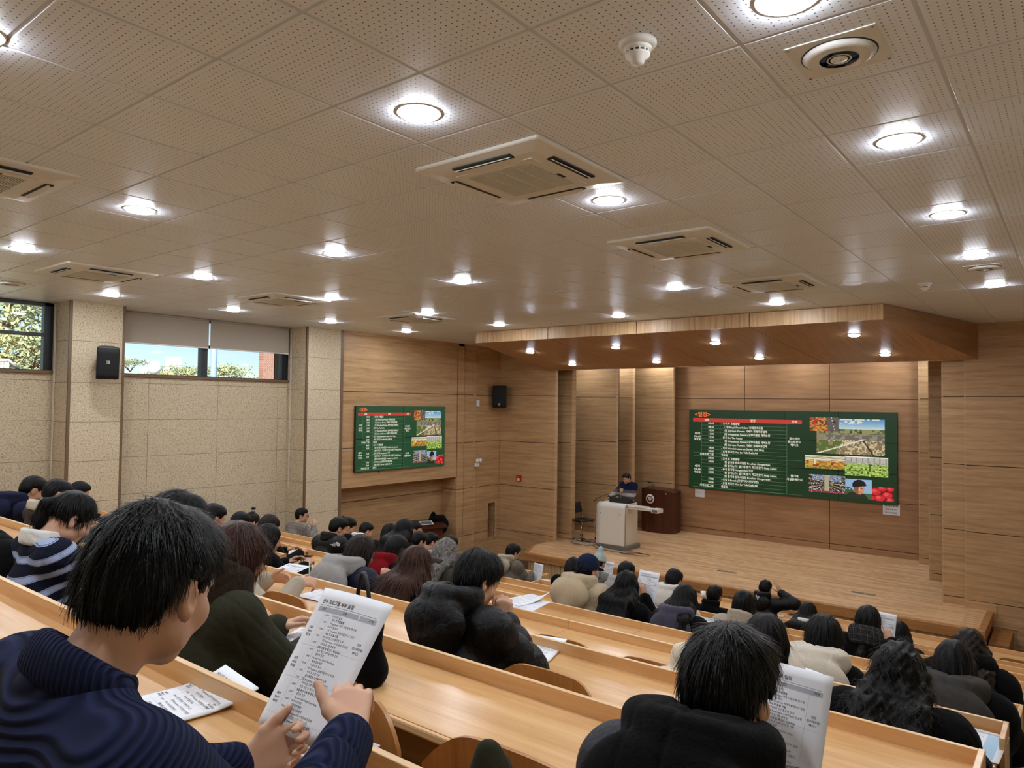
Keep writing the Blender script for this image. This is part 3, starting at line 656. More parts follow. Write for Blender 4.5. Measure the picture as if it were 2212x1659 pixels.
def video_wall(loc, rot, W, H, nx, ny, green, label, bright=1.0):
    o = empty('video_wall', loc, label, 'screen'); o.rotation_euler = rot; o.scale = (W, H, 1)
    g = mat('screen_green_%d' % nx, (.01, .015, .01), .3, emit=s2l(green), estr=bright)
    for j in range(ny):
        for i in range(nx):
            mb = MB(); ex, ey = .0022/W, .0022/H
            mb.box(i/nx+ex, (i+1)/nx-ex, -(j+1)/ny+ey, -j/ny-ey, -.05, 0, 0)
            d = .004; mb.add([(i/nx+ex+d/W, -(j+1)/ny+ey+d/H, .0006), ((i+1)/nx-ex-d/W, -(j+1)/ny+ey+d/H, .0006), ((i+1)/nx-ex-d/W, -j/ny-ey-d/H, .0006), (i/nx+ex+d/W, -j/ny-ey-d/H, .0006)], [(0, 1, 2, 3)], 1)
            mb.build('display_panel', [M['black_plastic'], g], o)
    wt = emis('screen_white', (238, 236, 214)); ln = emis('screen_line', (96, 132, 96)); rd = emis('screen_red', (190, 52, 40)); orr = emis('screen_orange', (250, 104, 48))
    A = H/W  # keeps the letters undistorted in the stretched frame
    def T(mb, s, x, y, size, al='LEFT', bold=.012, xs=1.0): put_text(mb, s, (x, -y, .0022), (A, 0, 0), (0, 1, 0), size, al, 0, bold, xs)
    mb = MB(); T(mb, '<일정>', .0755, .0625, .066, 'CENTER', .022, 1.05 if nx > 2 else .8); mb.build('title', orr, o)
    mb = MB(); mb.box(.0225, .5846, -.151, -.105, .0008, .0014); mb.build('header_bar', rd, o)
    K = 1.0 if nx > 2 else .86
    mb = MB()
    for s, x in (('날짜', .0995), ('일정', .3446), ('지역', .5494)): T(mb, s, x, .128, .034, 'CENTER', .015, K)
    for k, (t, ind, s) in enumerate(SCHED):
        y = .1705+.04335*k
        if t == 'E': T(mb, '저녁프로그램', .0995, y, .033, 'CENTER', .012, K)
        elif t: T(mb, t, .1229, y, .033, 'CENTER', .012, K)
        T(mb, s, .1914 if ind else .1789, y, .033, 'LEFT', .012, K*.93)
    for s, y in (('3일차', .2994), ('Feb.03', .3379), ('화요일', .3724), ('4일차', .7129), ('Feb.04', .7514), ('수요일', .7873)): T(mb, s, .0475, y, .032, 'CENTER', .014, K)
    for s, y in (('알스미어', .3239), ('웨스트란드', .3626), ('헤이그', .399), ('벨기에', .7595), ('시설원예단지', .7994)): T(mb, s, .5494, y, .033, 'CENTER', .014, K)
    mb.build('schedule_text', wt, o)
    mb = MB(); t = .0012
    for k in range(20):
        y = .1705+.04335*(k-.5); a = .0242 if k in (9, 10, 18, 19) else .0703
        mb.box(a, .5133, -y-t, -y+t, .0008, .0013)
    for x, y0, y1 in ((.0703, .151, .54), (.0703, .583, .93), (.173, .151, .974), (.5133, .151, .974)): mb.box(x-t*A, x+t*A, -y1, -y0, .0008, .0013)
    mb.box(.5133, .5846, -.579, -.577, .0008, .0013); mb.box(.0242, .5846, -.975, -.973, .0008, .0013)
    mb.build('table_lines', ln, o)
    for k, (kind, q, w, h) in enumerate(PICS): picture(kind, q, w, h, o, .0016+.0004*(k % 2))
    return o
video_wall((-8.06, 17.69, ZC-.055), (PI/2, 0, 0), 4.885, 2.045, 4, 3, (10, 44, 20), 'wide green schedule slide on the big screen wall above the stage')
video_wall((-11.495, 9.455, ZC-.045), (PI/2, 0, PI/2), 2.605, 1.35, 2, 2, (22, 66, 38), 'smaller green schedule screen on the left oak wall')
mb = MB(); mb.box(-11.55, -11.535, 10.12, 10.15, ZC-1.435, ZC-1.41); tag(mb.build('sensor', M['black_plastic']), 'tiny black sensor under the smaller screen', 'sensor')

def notice(x, z, w, h, label, lines, tsize, center=True):
    mb = MB(); mb.box(-w/2, w/2, -.006, 0, -h/2, h/2); o = mb.build('paper_notice', M['paper']); o.location = (x, 17.746, z); tag(o, label, 'notice')
    mb = MB()
    for k, (s, sz) in enumerate(lines): put_text(mb, s, (0 if center else -w*.42, -.0066, h*.5-h*(k+.6)/(len(lines)+.2)), (1, 0, 0), (0, 0, 1), sz, 'CENTER' if center else 'LEFT', 0, .02)
    mb.build('print', M['ink'], o)
notice(-7.78, 1.585, .26, .21, 'white notice with small print taped under the left corner of the big screen', [('!', .03), ('안내문', .018), ('사용 후 반드시 전원을 꺼 주세요', .012), ('주의사항', .016), ('화면을 만지지 마세요', .012)], .02, False)
notice(-3.31, 1.60, .34, .24, 'white notice with three bold lines taped under the right corner of the big screen', [('"텔레비전 모니터', .042), ('절대 누르거나', .042), ('만지지 마세요"', .042)], .03)

# ================================================================ stage furniture
wp = mat('podium_white', s2l((214, 208, 196)), .35)
pod = empty('media_podium', (-8.45, 14.65, .552), 'white electronic podium with a grey base at the stage front', 'podium')
mb = MB(); mb.box(-.39, .42, -.3, .36, 0, .095); mb.build('base', M['grey_metal'], pod, bevel=.01)
mb = MB(); mb.box(-.36, .355, -.2, .34, .095, .96); mb.build('body', mat('podium_side', s2l((206, 196, 178)), .5), pod, bevel=.004)
mb = MB()
def pf_(u, v):
    s_ = v
    if s_ < .86: z = .1+s_/.86*.83; y = -.30+.04*(1-s_/.86)*-1*0+.02*s_
    else:
        an = (s_-.86)/.14*PI/2; z = .93+.11*math.sin(an); y = -.283+.13*(1-math.cos(an))
    return (-.37+.74*u, y, z)
mb.grid(pf_, 6, 40); mb.build('front_shell', wp, pod, solid=.014)
mb = MB()
for sx in (-.26, .24): mb.lathe([(.014, 0), (.012, .006), (.0001, .007)], 14, o=(sx, -.2985, .80), R=Matrix.Rotation(PI/2, 3, 'X'))
for sgn, cx in ((-1, -.075), (1, .035)):
    for i in range(6):
        for j in range(13):
            x = cx+sgn*i*.036; z = .2+j*.034
            if math.hypot(i*.036, (j-6)*.034) < .215: mb.lathe([(.0055, 0), (.0001, .002)], 8, o=(x, -.3045+.02*z/.93*0+.0165*(z/.95), z), R=Matrix.Rotation(PI/2, 3, 'X'))
o = mb.build('speaker_holes', mat('hole_grey', s2l((130, 124, 112)), .7), pod); o['kind'] = 'stuff'
mb = MB(); mb.box(-.36, .355, -.15, .32, .96, 1.03); mb.build('top', wp, pod, bevel=.01)
mb = MB(); mb.box(.355, 1.0, -.14, .06, .93, .985); mb.box(.355, .8, -.16, .1, .985, 1.0); mb.build('drawer_arm', wp, pod, bevel=.006)
mb = MB(); mb.box(.95, 1.12, -.15, .10, .9, .99); mb.build('tray_end', wp, pod, bevel=.006); mb = MB(); mb.box(.97, 1.10, -.154, -.148, .915, .975); mb.build('tray_window', M['grey_metal'], pod)
mb = MB(); mb.add([(-.17, -.06, 1.03), (.33, -.06, 1.03), (.33, -.04, 1.155), (-.17, -.04, 1.155), (-.17, .26, 1.03), (.33, .26, 1.03), (.33, .26, 1.05), (-.17, .26, 1.05)], [(0, 1, 2, 3), (3, 2, 6, 7), (5, 4, 7, 6), (4, 0, 3, 7), (1, 5, 6, 2), (0, 4, 5, 1)]); mb.build('monitor', M['black_plastic'], pod, bevel=.006)
mb = MB(); mb.tube([(-.25, .1, 1.03), (-.25, .1, 1.11)], .012, 10); mb.tube([(-.25, .1, 1.1), (-.255, .08, 1.17), (-.3, .04, 1.185), (-.38, -.02, 1.15), (-.47, -.08, 1.10), (-.53, -.12, 1.04)], .006, 8); mb.tube([(-.5, -.1, 1.06), (-.55, -.135, 1.02)], .011, 10); mb.build('gooseneck_microphone', M['black_plastic'], pod)

def emblem(parent, R, o, s):
    mb = MB(); mb.lathe([(s, 0), (s*.97, .008), (.0001, .008)], 40, mi=0, R=R, o=o); mb.lathe([(s*.68, .0085), (.0001, .009)], 40, mi=1, R=R, o=o)
    sh = [(-.36, .42), (.36, .42), (.4, .1), (.26, -.26), (0, -.5), (-.26, -.26), (-.4, .1)]
    mb.add([Vector(o)+R @ Vector((x*s, y*s, .0095)) for x, y in sh], [tuple(range(7))], 0)
    for cx, cy, r_ in ((-.16, .2, .09), (.16, .2, .09), (0, -.02, .1), (-.1, -.2, .07), (.1, -.2, .07)):
        mb.lathe([(r_*s, .0098), (.0001, .0102)], 6, mi=1, R=R, o=Vector(o)+R @ Vector((cx*s, cy*s, 0)))
    return mb.build('emblem', [mat('emblem_white', s2l((226, 214, 210)), .5), mat('emblem_maroon', s2l((104, 28, 38)), .5)], parent)
dwood = wood('dark_wood', s2l((52, 22, 14)), s2l((92, 46, 30)), (10, 10, 1.0), .3)
lec = empty('lectern', (-8.66, 17.25, .552), 'dark mahogany lectern with a round white emblem left of the big screen', 'lectern')
mb = MB(); N = 14
front = [(-.45+.9*i/N, -.16-.09*math.cos((i/N-.5)*PI)) for i in range(N+1)]
mb.prism(front+[(.45, .28), (-.45, .28)], 0, 1.02); mb.build('body', dwood, lec, bevel=.004)
mb = MB()
for i in range(N):
    (xa, ya), (xb, yb) = front[i], front[i+1]; f = lambda x: 1.12-.05*max(0, (x+.02)/.47)**1*(1 if x > 0 else 0)+.012*math.sin(x*9)*(x > 0)
    mb.add([(xa, ya-.004, 1.0), (xb, yb-.004, 1.0), (xb, yb-.004, f(xb)), (xa, ya-.004, f(xa)), (xa, .28, 1.0), (xb, .28, 1.0), (xb, .28, f(xb)+.02), (xa, .28, f(xa)+.02)], [(0, 1, 2, 3), (3, 2, 6, 7), (5, 4, 7, 6)]+([(4, 0, 3, 7)] if i == 0 else [])+([(1, 5, 6, 2)] if i == N-1 else []))
mb.build('top', dwood, lec)
emblem(lec, Matrix.Rotation(PI/2, 3, 'X'), (-.16, -.2545, .86), .12)
mb = MB(); mb.lathe([(.018, 0), (.012, .006), (.0001, .007)], 14, R=Matrix.Rotation(PI/2, 3, 'X'), o=(.27, -.222, 1.02)); mb.build('knob', mat('ivory', s2l((220, 200, 160)), .4), lec)
mb = MB(); mb.tube([(-.2, 0, 1.1), (-.2, -.01, 1.2), (-.22, -.03, 1.25), (-.26, -.06, 1.26)], .006, 8); mb.tube([(-.25, -.05, 1.26), (-.3, -.09, 1.27)], .02, 10); mb.build('microphone', M['black_plastic'], lec)

def office_chair(loc, rz, label):
    o = empty('visitor_chair', loc, label, 'chair', rz=rz)
    mb = MB(); mb.grid(lambda u, v: ((u-.5)*.46, -.22+.44*v, .46-.03*math.sin(v*PI)*math.sin(u*PI)+.01), 10, 10); mb.build('seat', M['black_plastic'], o, solid=.035)
    mb = MB(); mb.grid(lambda u, v: ((u-.5)*(.44-.06*v*v), .24+.05*v-.05*math.sin(u*PI), .62+.25*v), 12, 8); mb.build('backrest', M['black_plastic'], o, solid=.025)
    for sx in (-1, 1):
        mb = MB(); mb.tube([(sx*.19, .1, .44), (sx*.21, .22, .50), (sx*.20, .26, .66)], .011, 8); mb.build('back_post', M['chrome'], o)
        for sy, yb in ((-1, -.26), (1, .26)):
            mb = MB(); mb.tube([(sx*.19, sy*.12, .44), (sx*.215, sy*.21, .40), (sx*.23, yb, .07)], .012, 8); lg = mb.build('leg', M['chrome'], o)
            mb = MB(); mb.tube([(sx*.215, yb, .03), (sx*.25, yb, .03)], .03, 14); mb.build('caster', M['black_plastic'], lg)
    return o
office_chair((-9.62, 14.98, .552), math.radians(75), 'black chair on chrome legs half hidden by the oak wing beside the podium')
# cables on the stage floor
mb = MB(); pts = []
for t in range(40):
    a = t/39*5.2+.6; r = .30+.03*math.sin(t*1.7); pts.append((-9.22+r*math.cos(a)*1.15, 14.55+r*math.sin(a)*.75, .58+.012*math.sin(t*.9)))
pts += [(-8.7, 14.22, .578), (-8.3, 14.14, .575), (-8.0, 14.16, .575)]
mb.tube(pts, .024, 10); o = mb.build('cable_hose', mat('hose_grey', s2l((160, 146, 130)), .6)); tag(o, 'grey coiled cable hose on the stage floor beside the podium', 'cable')
for k, (sd_, lab) in enumerate(((3, 'thin black cable tangled over the grey hose'), (9, 'thin black cable looping under the black chair'), (21, 'thin black cable trailing along the podium base to the right'))):
    rr = np.random.default_rng(sd_); base = [(-9.25, 14.62), (-9.45, 14.85), (-7.75, 14.22)][k]; pts = []
    for t in range(26):
        a = t*.55+sd_; pts.append((base[0]+(.10+.012*t)*math.cos(a)*(1 if k < 2 else 1.2)+rr.normal()*.015, base[1]+.16*math.sin(a*.8)+rr.normal()*.01, .562+(.05 if k == 0 else 0)+.01*rr.random()))
    mb = MB(); mb.tube(pts, .0055, 6); tag(mb.build('cable', M['black_plastic']), lab, 'cable')

# small lectern in the left corner, with a tablet and a coat thrown over it
lc = empty('lectern', (-11.62, 11.72, 0), 'dark wooden lectern in the left corner below the smaller screen', 'lectern', rz=math.radians(68))
mb = MB(); mb.box(-.27, .27, -.2, .2, 0, 1.02); mb.build('body', dwood, lc, bevel=.006)
mb = MB(); mb.box(-.34, .34, -.26, .24, 1.02, 1.06); mb.add([(-.34, -.26, 1.06), (.34, -.26, 1.06), (.34, .24, 1.06), (-.34, .24, 1.06), (-.34, .24, 1.16), (.34, .24, 1.16)], [(0, 1, 5, 4), (2, 3, 4, 5), (1, 2, 5), (3, 0, 4)]); mb.build('top', dwood, lc, bevel=.004)
emblem(lc, Matrix.Rotation(PI/2, 3, 'X'), (.02, -.201, .83), .085)
mb = MB(); mb.box(-.15, .15, -.1, .1, 0, .012, R=Matrix.Rotation(.24, 3, 'X')); o = mb.build('tablet', M['white_plastic'], bevel=.003); o.location = (-11.55, 11.56, 1.135); o.rotation_euler = (0, 0, math.radians(60)); tag(o, 'white framed tablet lying on the corner lectern', 'tablet')
mb = MB(); mb.box(-.12, .12, -.075, .075, .0125, .0132, R=Matrix.Rotation(.24, 3, 'X')); mb.build('display', mat('tablet_screen', s2l((86, 104, 104)), .2), o)

# ---------------------------------------------------------------- wall equipment
def wall_speaker(loc, rz, tilt, label, s=1.0, logo_z=.02):
    o = empty('wall_speaker', loc, label, 'speaker', rz=rz)
    R = Matrix.Rotation(tilt, 3, 'X')
    mb = MB(); P = [(-.15*s, -.12*s), (.15*s, -.12*s), (.13*s, .02*s), (.07*s, .12*s), (-.07*s, .12*s), (-.13*s, .02*s)]
    mb.prism(P, -.235*s, .235*s, f=lambda p, z: tuple(R @ Vector((p[0], p[1], z)))); mb.build('cabinet', mat('speaker_body', s2l((44, 42, 42)), .55), o, bevel=.012)
    mb = MB()
    def gr(u, v):
        x = (u-.5)*.285*s; z = (v-.5)*.45*s; return tuple(R @ Vector((x, -.122*s-.022*s*(1-(2*u-1)**2), z)))
    mb.grid(gr, 12, 6); mb.build('grille', M['grille_black'], o, solid=.006)
    mb = MB(); mb.box(-.022*s, .022*s, -.1515*s, -.147*s, (logo_z-.022)*s, (logo_z+.022)*s, 0, R=R); mb.box(-.019*s, -.011*s, -.1525*s, -.151*s, (logo_z-.016)*s, (logo_z+.016)*s, 1, R=R)
    for zz in (-.014, 0, .014): mb.box(-.012*s, .0*s, -.1525*s, -.151*s, (logo_z+zz-.003)*s, (logo_z+zz+.003)*s, 1, R=R)
    for q in range(5): mb.box((.003+.003*abs(q-2))*s, (.009+.003*abs(q-2))*s, -.1525*s, -.151*s, (logo_z-.016+.0065*q)*s, (logo_z-.010+.0065*q)*s, 1, R=R)
    mb.build('logo', [mat('logo_grey', s2l((196, 190, 186)), .4), M['black_plastic']], o)
    mb = MB(); mb.box(-.03, .03, .1*s, .24*s, -.04, .04); mb.box(-.04, .04, .235*s, .25*s, -.1, .1); mb.build('bracket', M['black_plastic'], o)
    return o
wall_speaker((-11.24, 4.60, 4.36), math.radians(90-18), math.radians(10), 'black wall speaker on the first beige pillar')
wall_speaker((-11.36, 13.90, 4.02), math.radians(28), math.radians(4), 'black wall speaker on the oak wall left of the stage', 1.16, -.16)
wall_speaker((.0, 4.58, 4.42), math.radians(-62), math.radians(10), 'black speaker only just showing at the right picture edge')
mb = MB(); mb.box(-11.01, -10.87, 14.13, 14.169, 1.92, 2.07); o = mb.build('fire_alarm', M['red'], bevel=.006); tag(o, 'red fire alarm box on the oak wall left of the stage', 'fire alarm')
mb = MB(); mb.box(-10.975, -10.905, 14.126, 14.131, 1.935, 2.0); mb.build('plate', M['white_plastic'], o); mb = MB(); mb.box(-10.98, -10.9, 14.126, 14.131, 2.02, 2.05); mb.build('lamp', mat('alarm_lamp', s2l((220, 70, 60)), .3), o)
eo = empty('emergency_light', (-11.54, 13.24, 2.36), 'white twin-head emergency light on the column beside the stage wall', 'emergency light')
mb = MB(); mb.box(-.02, .04, -.06, .06, -.06, .04); mb.build('battery_box', M['white_plastic'], eo, bevel=.006)
for sy in (-1, 1):
    mb = MB(); mb.lathe([(.02, -.03), (.052, .0), (.05, .03), (.0001, .034)], 20, R=Matrix.Rotation(PI/2, 3, 'Y'), o=(.06, sy*.055, .09)); mb.tube([(.02, sy*.03, .03), (.03, sy*.05, .08)], .008, 8); mb.build('lamp_head', M['white_plastic'], eo)
mb = MB(); mb.box(-11.57, -11.54, 13.22, 13.32, 3.76, 3.92); o = mb.build('thermostat', M['white_plastic'], bevel=.004); tag(o, 'small white control box high on the column beside the stage wall', 'control box')
fe = empty('fire_extinguisher', (-11.74, 13.83, .502), 'red fire extinguisher standing in the wall niche', 'fire extinguisher')
mb = MB(); mb.lathe([(.055, 0), (.06, .01), (.06, .36), (.05, .41), (.02, .44), (.0001, .44)], 24); mb.build('cylinder', M['red'], fe)
mb = MB(); mb.lathe([(.0607, .2), (.0607, .31)], 24); mb.build('yellow_label', mat('label_yellow', s2l((214, 190, 70)), .5), fe)
mb = MB(); mb.tube([(0, 0, .43), (0, 0, .49)], .014, 10); mb.box(-.02, .1, -.012, .012, .48, .495); mb.box(-.02, .08, -.012, .012, .5, .515); mb.tube([(.02, 0, .47), (.06, .03, .42), (.068, .04, .25), (.064, .03, .12)], .009, 8); mb.build('valve', M['black_plastic'], fe)

# ================================================================ outside the windows
mb = MB(); mb.box(-160, -12.7, -60, 120, -.6, -.5); o = mb.build('ground', mat('outside_ground', s2l((150, 150, 140)), .9)); struct(o, 'ground outside the windows', 'ground')
leafm = mat('pine_needles', s2l((160, 160, 110)), .7)
n, l, b = nodes(leafm); l.new(ramp(leafm, noise(leafm, coords(leafm), .9, 2), [(.35, s2l((116, 136, 112))), (.65, s2l((206, 198, 136)))]), b.inputs['Base Color'])
barkm = mat('bark', s2l((120, 92, 70)), .9)
def pine(loc, h, w, label, seed, layers=9):
    r = np.random.default_rng(seed); o = empty('pine_tree', loc, label, 'tree', 'trees outside the windows')
    mb = MB(); pts = [(r.normal()*.03*k, r.normal()*.03*k, h*.8*k/6) for k in range(7)]; mb.tube(pts, [w*.03*(1-k/8) for k in range(7)], 8)
    cl = []
    for k in range(layers):
        z = h*(.25+.75*k/layers)
        for q in range(5):
            a = r.random()*6.28; d = w*.5*(1.05-.75*k/layers)*(.4+.6*r.random()); c = (d*math.cos(a), d*math.sin(a), z+r.normal()*.15*h/layers); cl.append(c); mb.tube([(0, 0, z-.3), c], [.05*w/6, .012*w/6], 5)
    mb.build('trunk', barkm, o)
    P = np.array(cl)[r.integers(0, len(cl), 5200)]+r.normal(size=(5200, 3))*np.array([w*.085, w*.085, w*.026]); mb = MB()
    D = r.normal(size=(5200, 3)); D[:, 2] = np.abs(D[:, 2])*.7; D /= np.linalg.norm(D, axis=1)[:, None]; E = np.cross(D, r.normal(size=(5200, 3))); E /= np.linalg.norm(E, axis=1)[:, None]
    sz = w*.016
    for p, d, e in zip(P, D, E): mb.add([p-e*sz*.5, p+e*sz*.5, p+d*sz*1.6+e*sz*.15, p+d*sz*1.6-e*sz*.15], [(0, 1, 2, 3)])
    mb.build('needles', leafm, o)
def tree_at(px, py, X, w, label, seed, layers=9):
    p = at_x(px, py, X); pine((p[0], p[1], -.5), p[2]+.5, w, label, seed, layers)
tree_at(20, 610, -24, 6.0, 'large sunlit pine filling the left window', 1, 12); tree_at(75, 690, -21, 4.2, 'lower yellow-green pine in front in the left window', 2, 10); tree_at(105, 640, -30, 5, 'tall pine at the right side of the left window', 3, 12)
tree_at(283, 745, -27, 2.2, 'thin leafy branches at the left end of the strip window', 4, 7); tree_at(410, 785, -60, 7, 'round pine left of the mullion in the strip window', 5, 8); tree_at(480, 784, -62, 9, 'broad pine right of the mullion in the strip window', 6, 8)
tree_at(335, 790, -55, 6, 'hazy low tree behind the white lamp in the strip window', 7, 7); tree_at(530, 806, -70, 8, 'low distant pines beside the brick tower', 8, 6)
p0 = at_x(365, 770, -75); p1 = at_x(393, 770, -75); mb = MB(); mb.box(-75.8, -75, p0[1], p1[1], -.5, p0[2]); o = mb.build('white_tower', mat('tower_white', s2l((200, 200, 196)), .7)); tag(o, 'plain white tower seen through the strip window', 'building')
p0 = at_x(309, 778, -100); p1 = at_x(345, 782, -100); mb = MB(); mb.box(-101, -100, p0[1], p1[1], -.5, p0[2]); o = mb.build('distant_building', mat('far_building', s2l((188, 190, 192)), .8)); tag(o, 'pale distant building behind the lamp in the strip window', 'building')
m = mat('brick_tower', (.4, .2, .15), .85); n, l, b = nodes(m); bk = n.new('ShaderNodeTexBrick'); bk.inputs['Scale'].default_value = 3; bk.inputs['Color1'].default_value = (*s2l((148, 96, 80)), 1); bk.inputs['Color2'].default_value = (*s2l((168, 120, 102)), 1); bk.inputs['Mortar'].default_value = (*s2l((196, 176, 160)), 1)
l.new(coords(m, (1, 1, 1), (0, PI/2, 0)), bk.inputs[0]); l.new(bk.outputs[0], b.inputs['Base Color'])
p0 = at_x(569, 745, -45); p1 = at_x(606, 745, -45); mb = MB(); mb.box(-45.5, -45, p0[1], p1[1], -.5, p0[2]+4); o = mb.build('brick_tower', m); tag(o, 'red brick tower at the right end of the strip window', 'building')
mb = MB(); mb.box(-45.1, -45, p1[1]-.5, p1[1]+1.2, -.5, p0[2]+4); mb.build('corner_pier', mat('tower_white', (.8, .8, .8)), o)
p0 = at_x(334, 796, -33); lo = empty('street_lamp', (p0[0], p0[1], -.5), 'round white globe street lamp outside the strip window', 'street lamp')
mb = MB(); mb.lathe([(.0001, -.3), (.2, -.22), (.3, 0), (.2, .22), (.0001, .3)], 20, o=(0, 0, p0[2]+.5)); mb.build('globe', M['white_edge'], lo); mb = MB(); mb.tube([(0, 0, 0), (0, 0, p0[2]+.25)], .05, 8); mb.build('post', M['grey_metal'], lo)
p0 = at_x(464, 700, -20); mb = MB(); mb.tube([(p0[0], p0[1], -.5), (p0[0], p0[1], p0[2]+2)], .09, 10); tag(mb.build('utility_pole', mat('pole_blue', s2l((150, 176, 200)), .6)), 'slim grey-blue pole crossing the strip window', 'pole')
fo = empty('railing', (-15.0, 3.6, 3.4), 'white metal railing in the lower corner of the left window', 'railing')
pa = at_x(-20, 778, -15); pb_ = at_x(18, 778, -15); pc = at_x(40, 798, -15); fo.location = tuple(pb_)
mb = MB(); f = [Vector(q)-Vector(pb_) for q in (pa, pb_, pc)]; mb.tube(f, .03, 8); mb.tube([q-Vector((0, 0, .25)) for q in f], .025, 8)
for t in range(7): q = f[0].lerp(f[1], t/6); mb.tube([q, q-Vector((0, 0, 4))], .018, 6)
mb.build('rails', M['white_edge'], fo)
# ================================================================ implicit modelling of people and cloth
V3 = lambda *a: np.array(a, float)
def smin(a, b, k):
    h = np.clip(.5+.5*(b-a)/k, 0, 1); return b+(a-b)*h-k*h*(1-h)
def smax(a, b, k): return -smin(-a, -b, k)
def nrm(v): v = np.asarray(v, float); return v/max(1e-9, np.linalg.norm(v))
def eul(yaw=0, pitch=0, roll=0):
    """yaw to the left, pitch down, roll to the right shoulder (facing +y)"""
    cy, sy = math.cos(yaw), math.sin(yaw); cp, sp = math.cos(-pitch), math.sin(-pitch); cr, sr = math.cos(roll), math.sin(roll)
    Rz = np.array([[cy, -sy, 0], [sy, cy, 0], [0, 0, 1]]); Rx = np.array([[1, 0, 0], [0, cp, -sp], [0, sp, cp]]); Ry = np.array([[cr, 0, sr], [0, 1, 0], [-sr, 0, cr]])
    return Rz @ Rx @ Ry
class Sdf:
    def __init__(s): s.ops = []; s.lo = np.full(3, 9e9); s.hi = np.full(3, -9e9); s.disp = []
    def _b(s, p, r): s.lo = np.minimum(s.lo, np.asarray(p)-r); s.hi = np.maximum(s.hi, np.asarray(p)+r)
    def cap(s, a, b, ra, rb=None, k=.02, wide=None, f=1.0, quilt=0, pitch=.08, op='u'):
        """tapered capsule; stretched by f along the direction wide; quilt = swelling between seams"""
        a = np.asarray(a, float); b = np.asarray(b, float); rb = ra if rb is None else rb
        L = np.linalg.norm(b-a)
        w = None if wide is None else nrm(wide)
        def fn(P):
            q = P-a; ba = b-a
            if w is not None: q = q-np.outer(q @ w, w)*(1-1/f); ba = ba-w*(ba @ w)*(1-1/f)
            t = np.clip(q @ ba/max(1e-9, ba @ ba), 0, 1); r = ra+(rb-ra)*t
            if quilt: r = r+quilt*(np.abs(np.sin(PI*(t*L)/pitch))**.4-.6)
            return np.linalg.norm(q-t[:, None]*ba, axis=1)-r
        s.ops.append((fn, k, op))
        if op == 'u': s._b(a, ra*max(1, f)+quilt); s._b(b, rb*max(1, f)+quilt)
        return s
    def chain(s, pts, rs, k=.02, **kw):
        for i in range(len(pts)-1): s.cap(pts[i], pts[i+1], rs[i], rs[i+1], k, **kw)
        return s
    def ell(s, c, r, R=None, k=.02, op='u'):
        c = np.asarray(c, float); r = np.asarray(r, float)
        def fn(P):
            q = P-c
            if R is not None: q = q @ R
            k0 = np.linalg.norm(q/r, axis=1); k1 = np.linalg.norm(q/(r*r), axis=1)
            return k0*(k0-1)/np.maximum(k1, 1e-6)
        s.ops.append((fn, k, op))
        if op == 'u': s._b(c, r.max())
        return s
    def ring(s, c, R, rx, ry, rt, k=.02, arc=None, op='u'):
        """elliptic ring in the local xy plane of R"""
        c = np.asarray(c, float)
        def fn(P):
            q = (P-c) @ R; an = np.arctan2(q[:, 1]/ry, q[:, 0]/rx); p = np.stack([rx*np.cos(an), ry*np.sin(an)], 1)
            return np.sqrt(((q[:, :2]-p)**2).sum(1)+q[:, 2]**2)-rt
        s.ops.append((fn, k, op)); s._b(c, max(rx, ry)+rt); return s
    def fun(s, fn, k=.01, op='x'): s.ops.append((fn, k, op)); return s
    def ev(s, P):
        d = np.full(len(P), 9.0)
        for fn, k, op in s.ops:
            e = fn(P)
            if op == 'u': d = smin(d, e, k)
            elif op == 's': d = smax(d, -e, k)
            elif op == 'x': d = smax(d, e, k)
            else: d = d+e                       # displacement
        return d
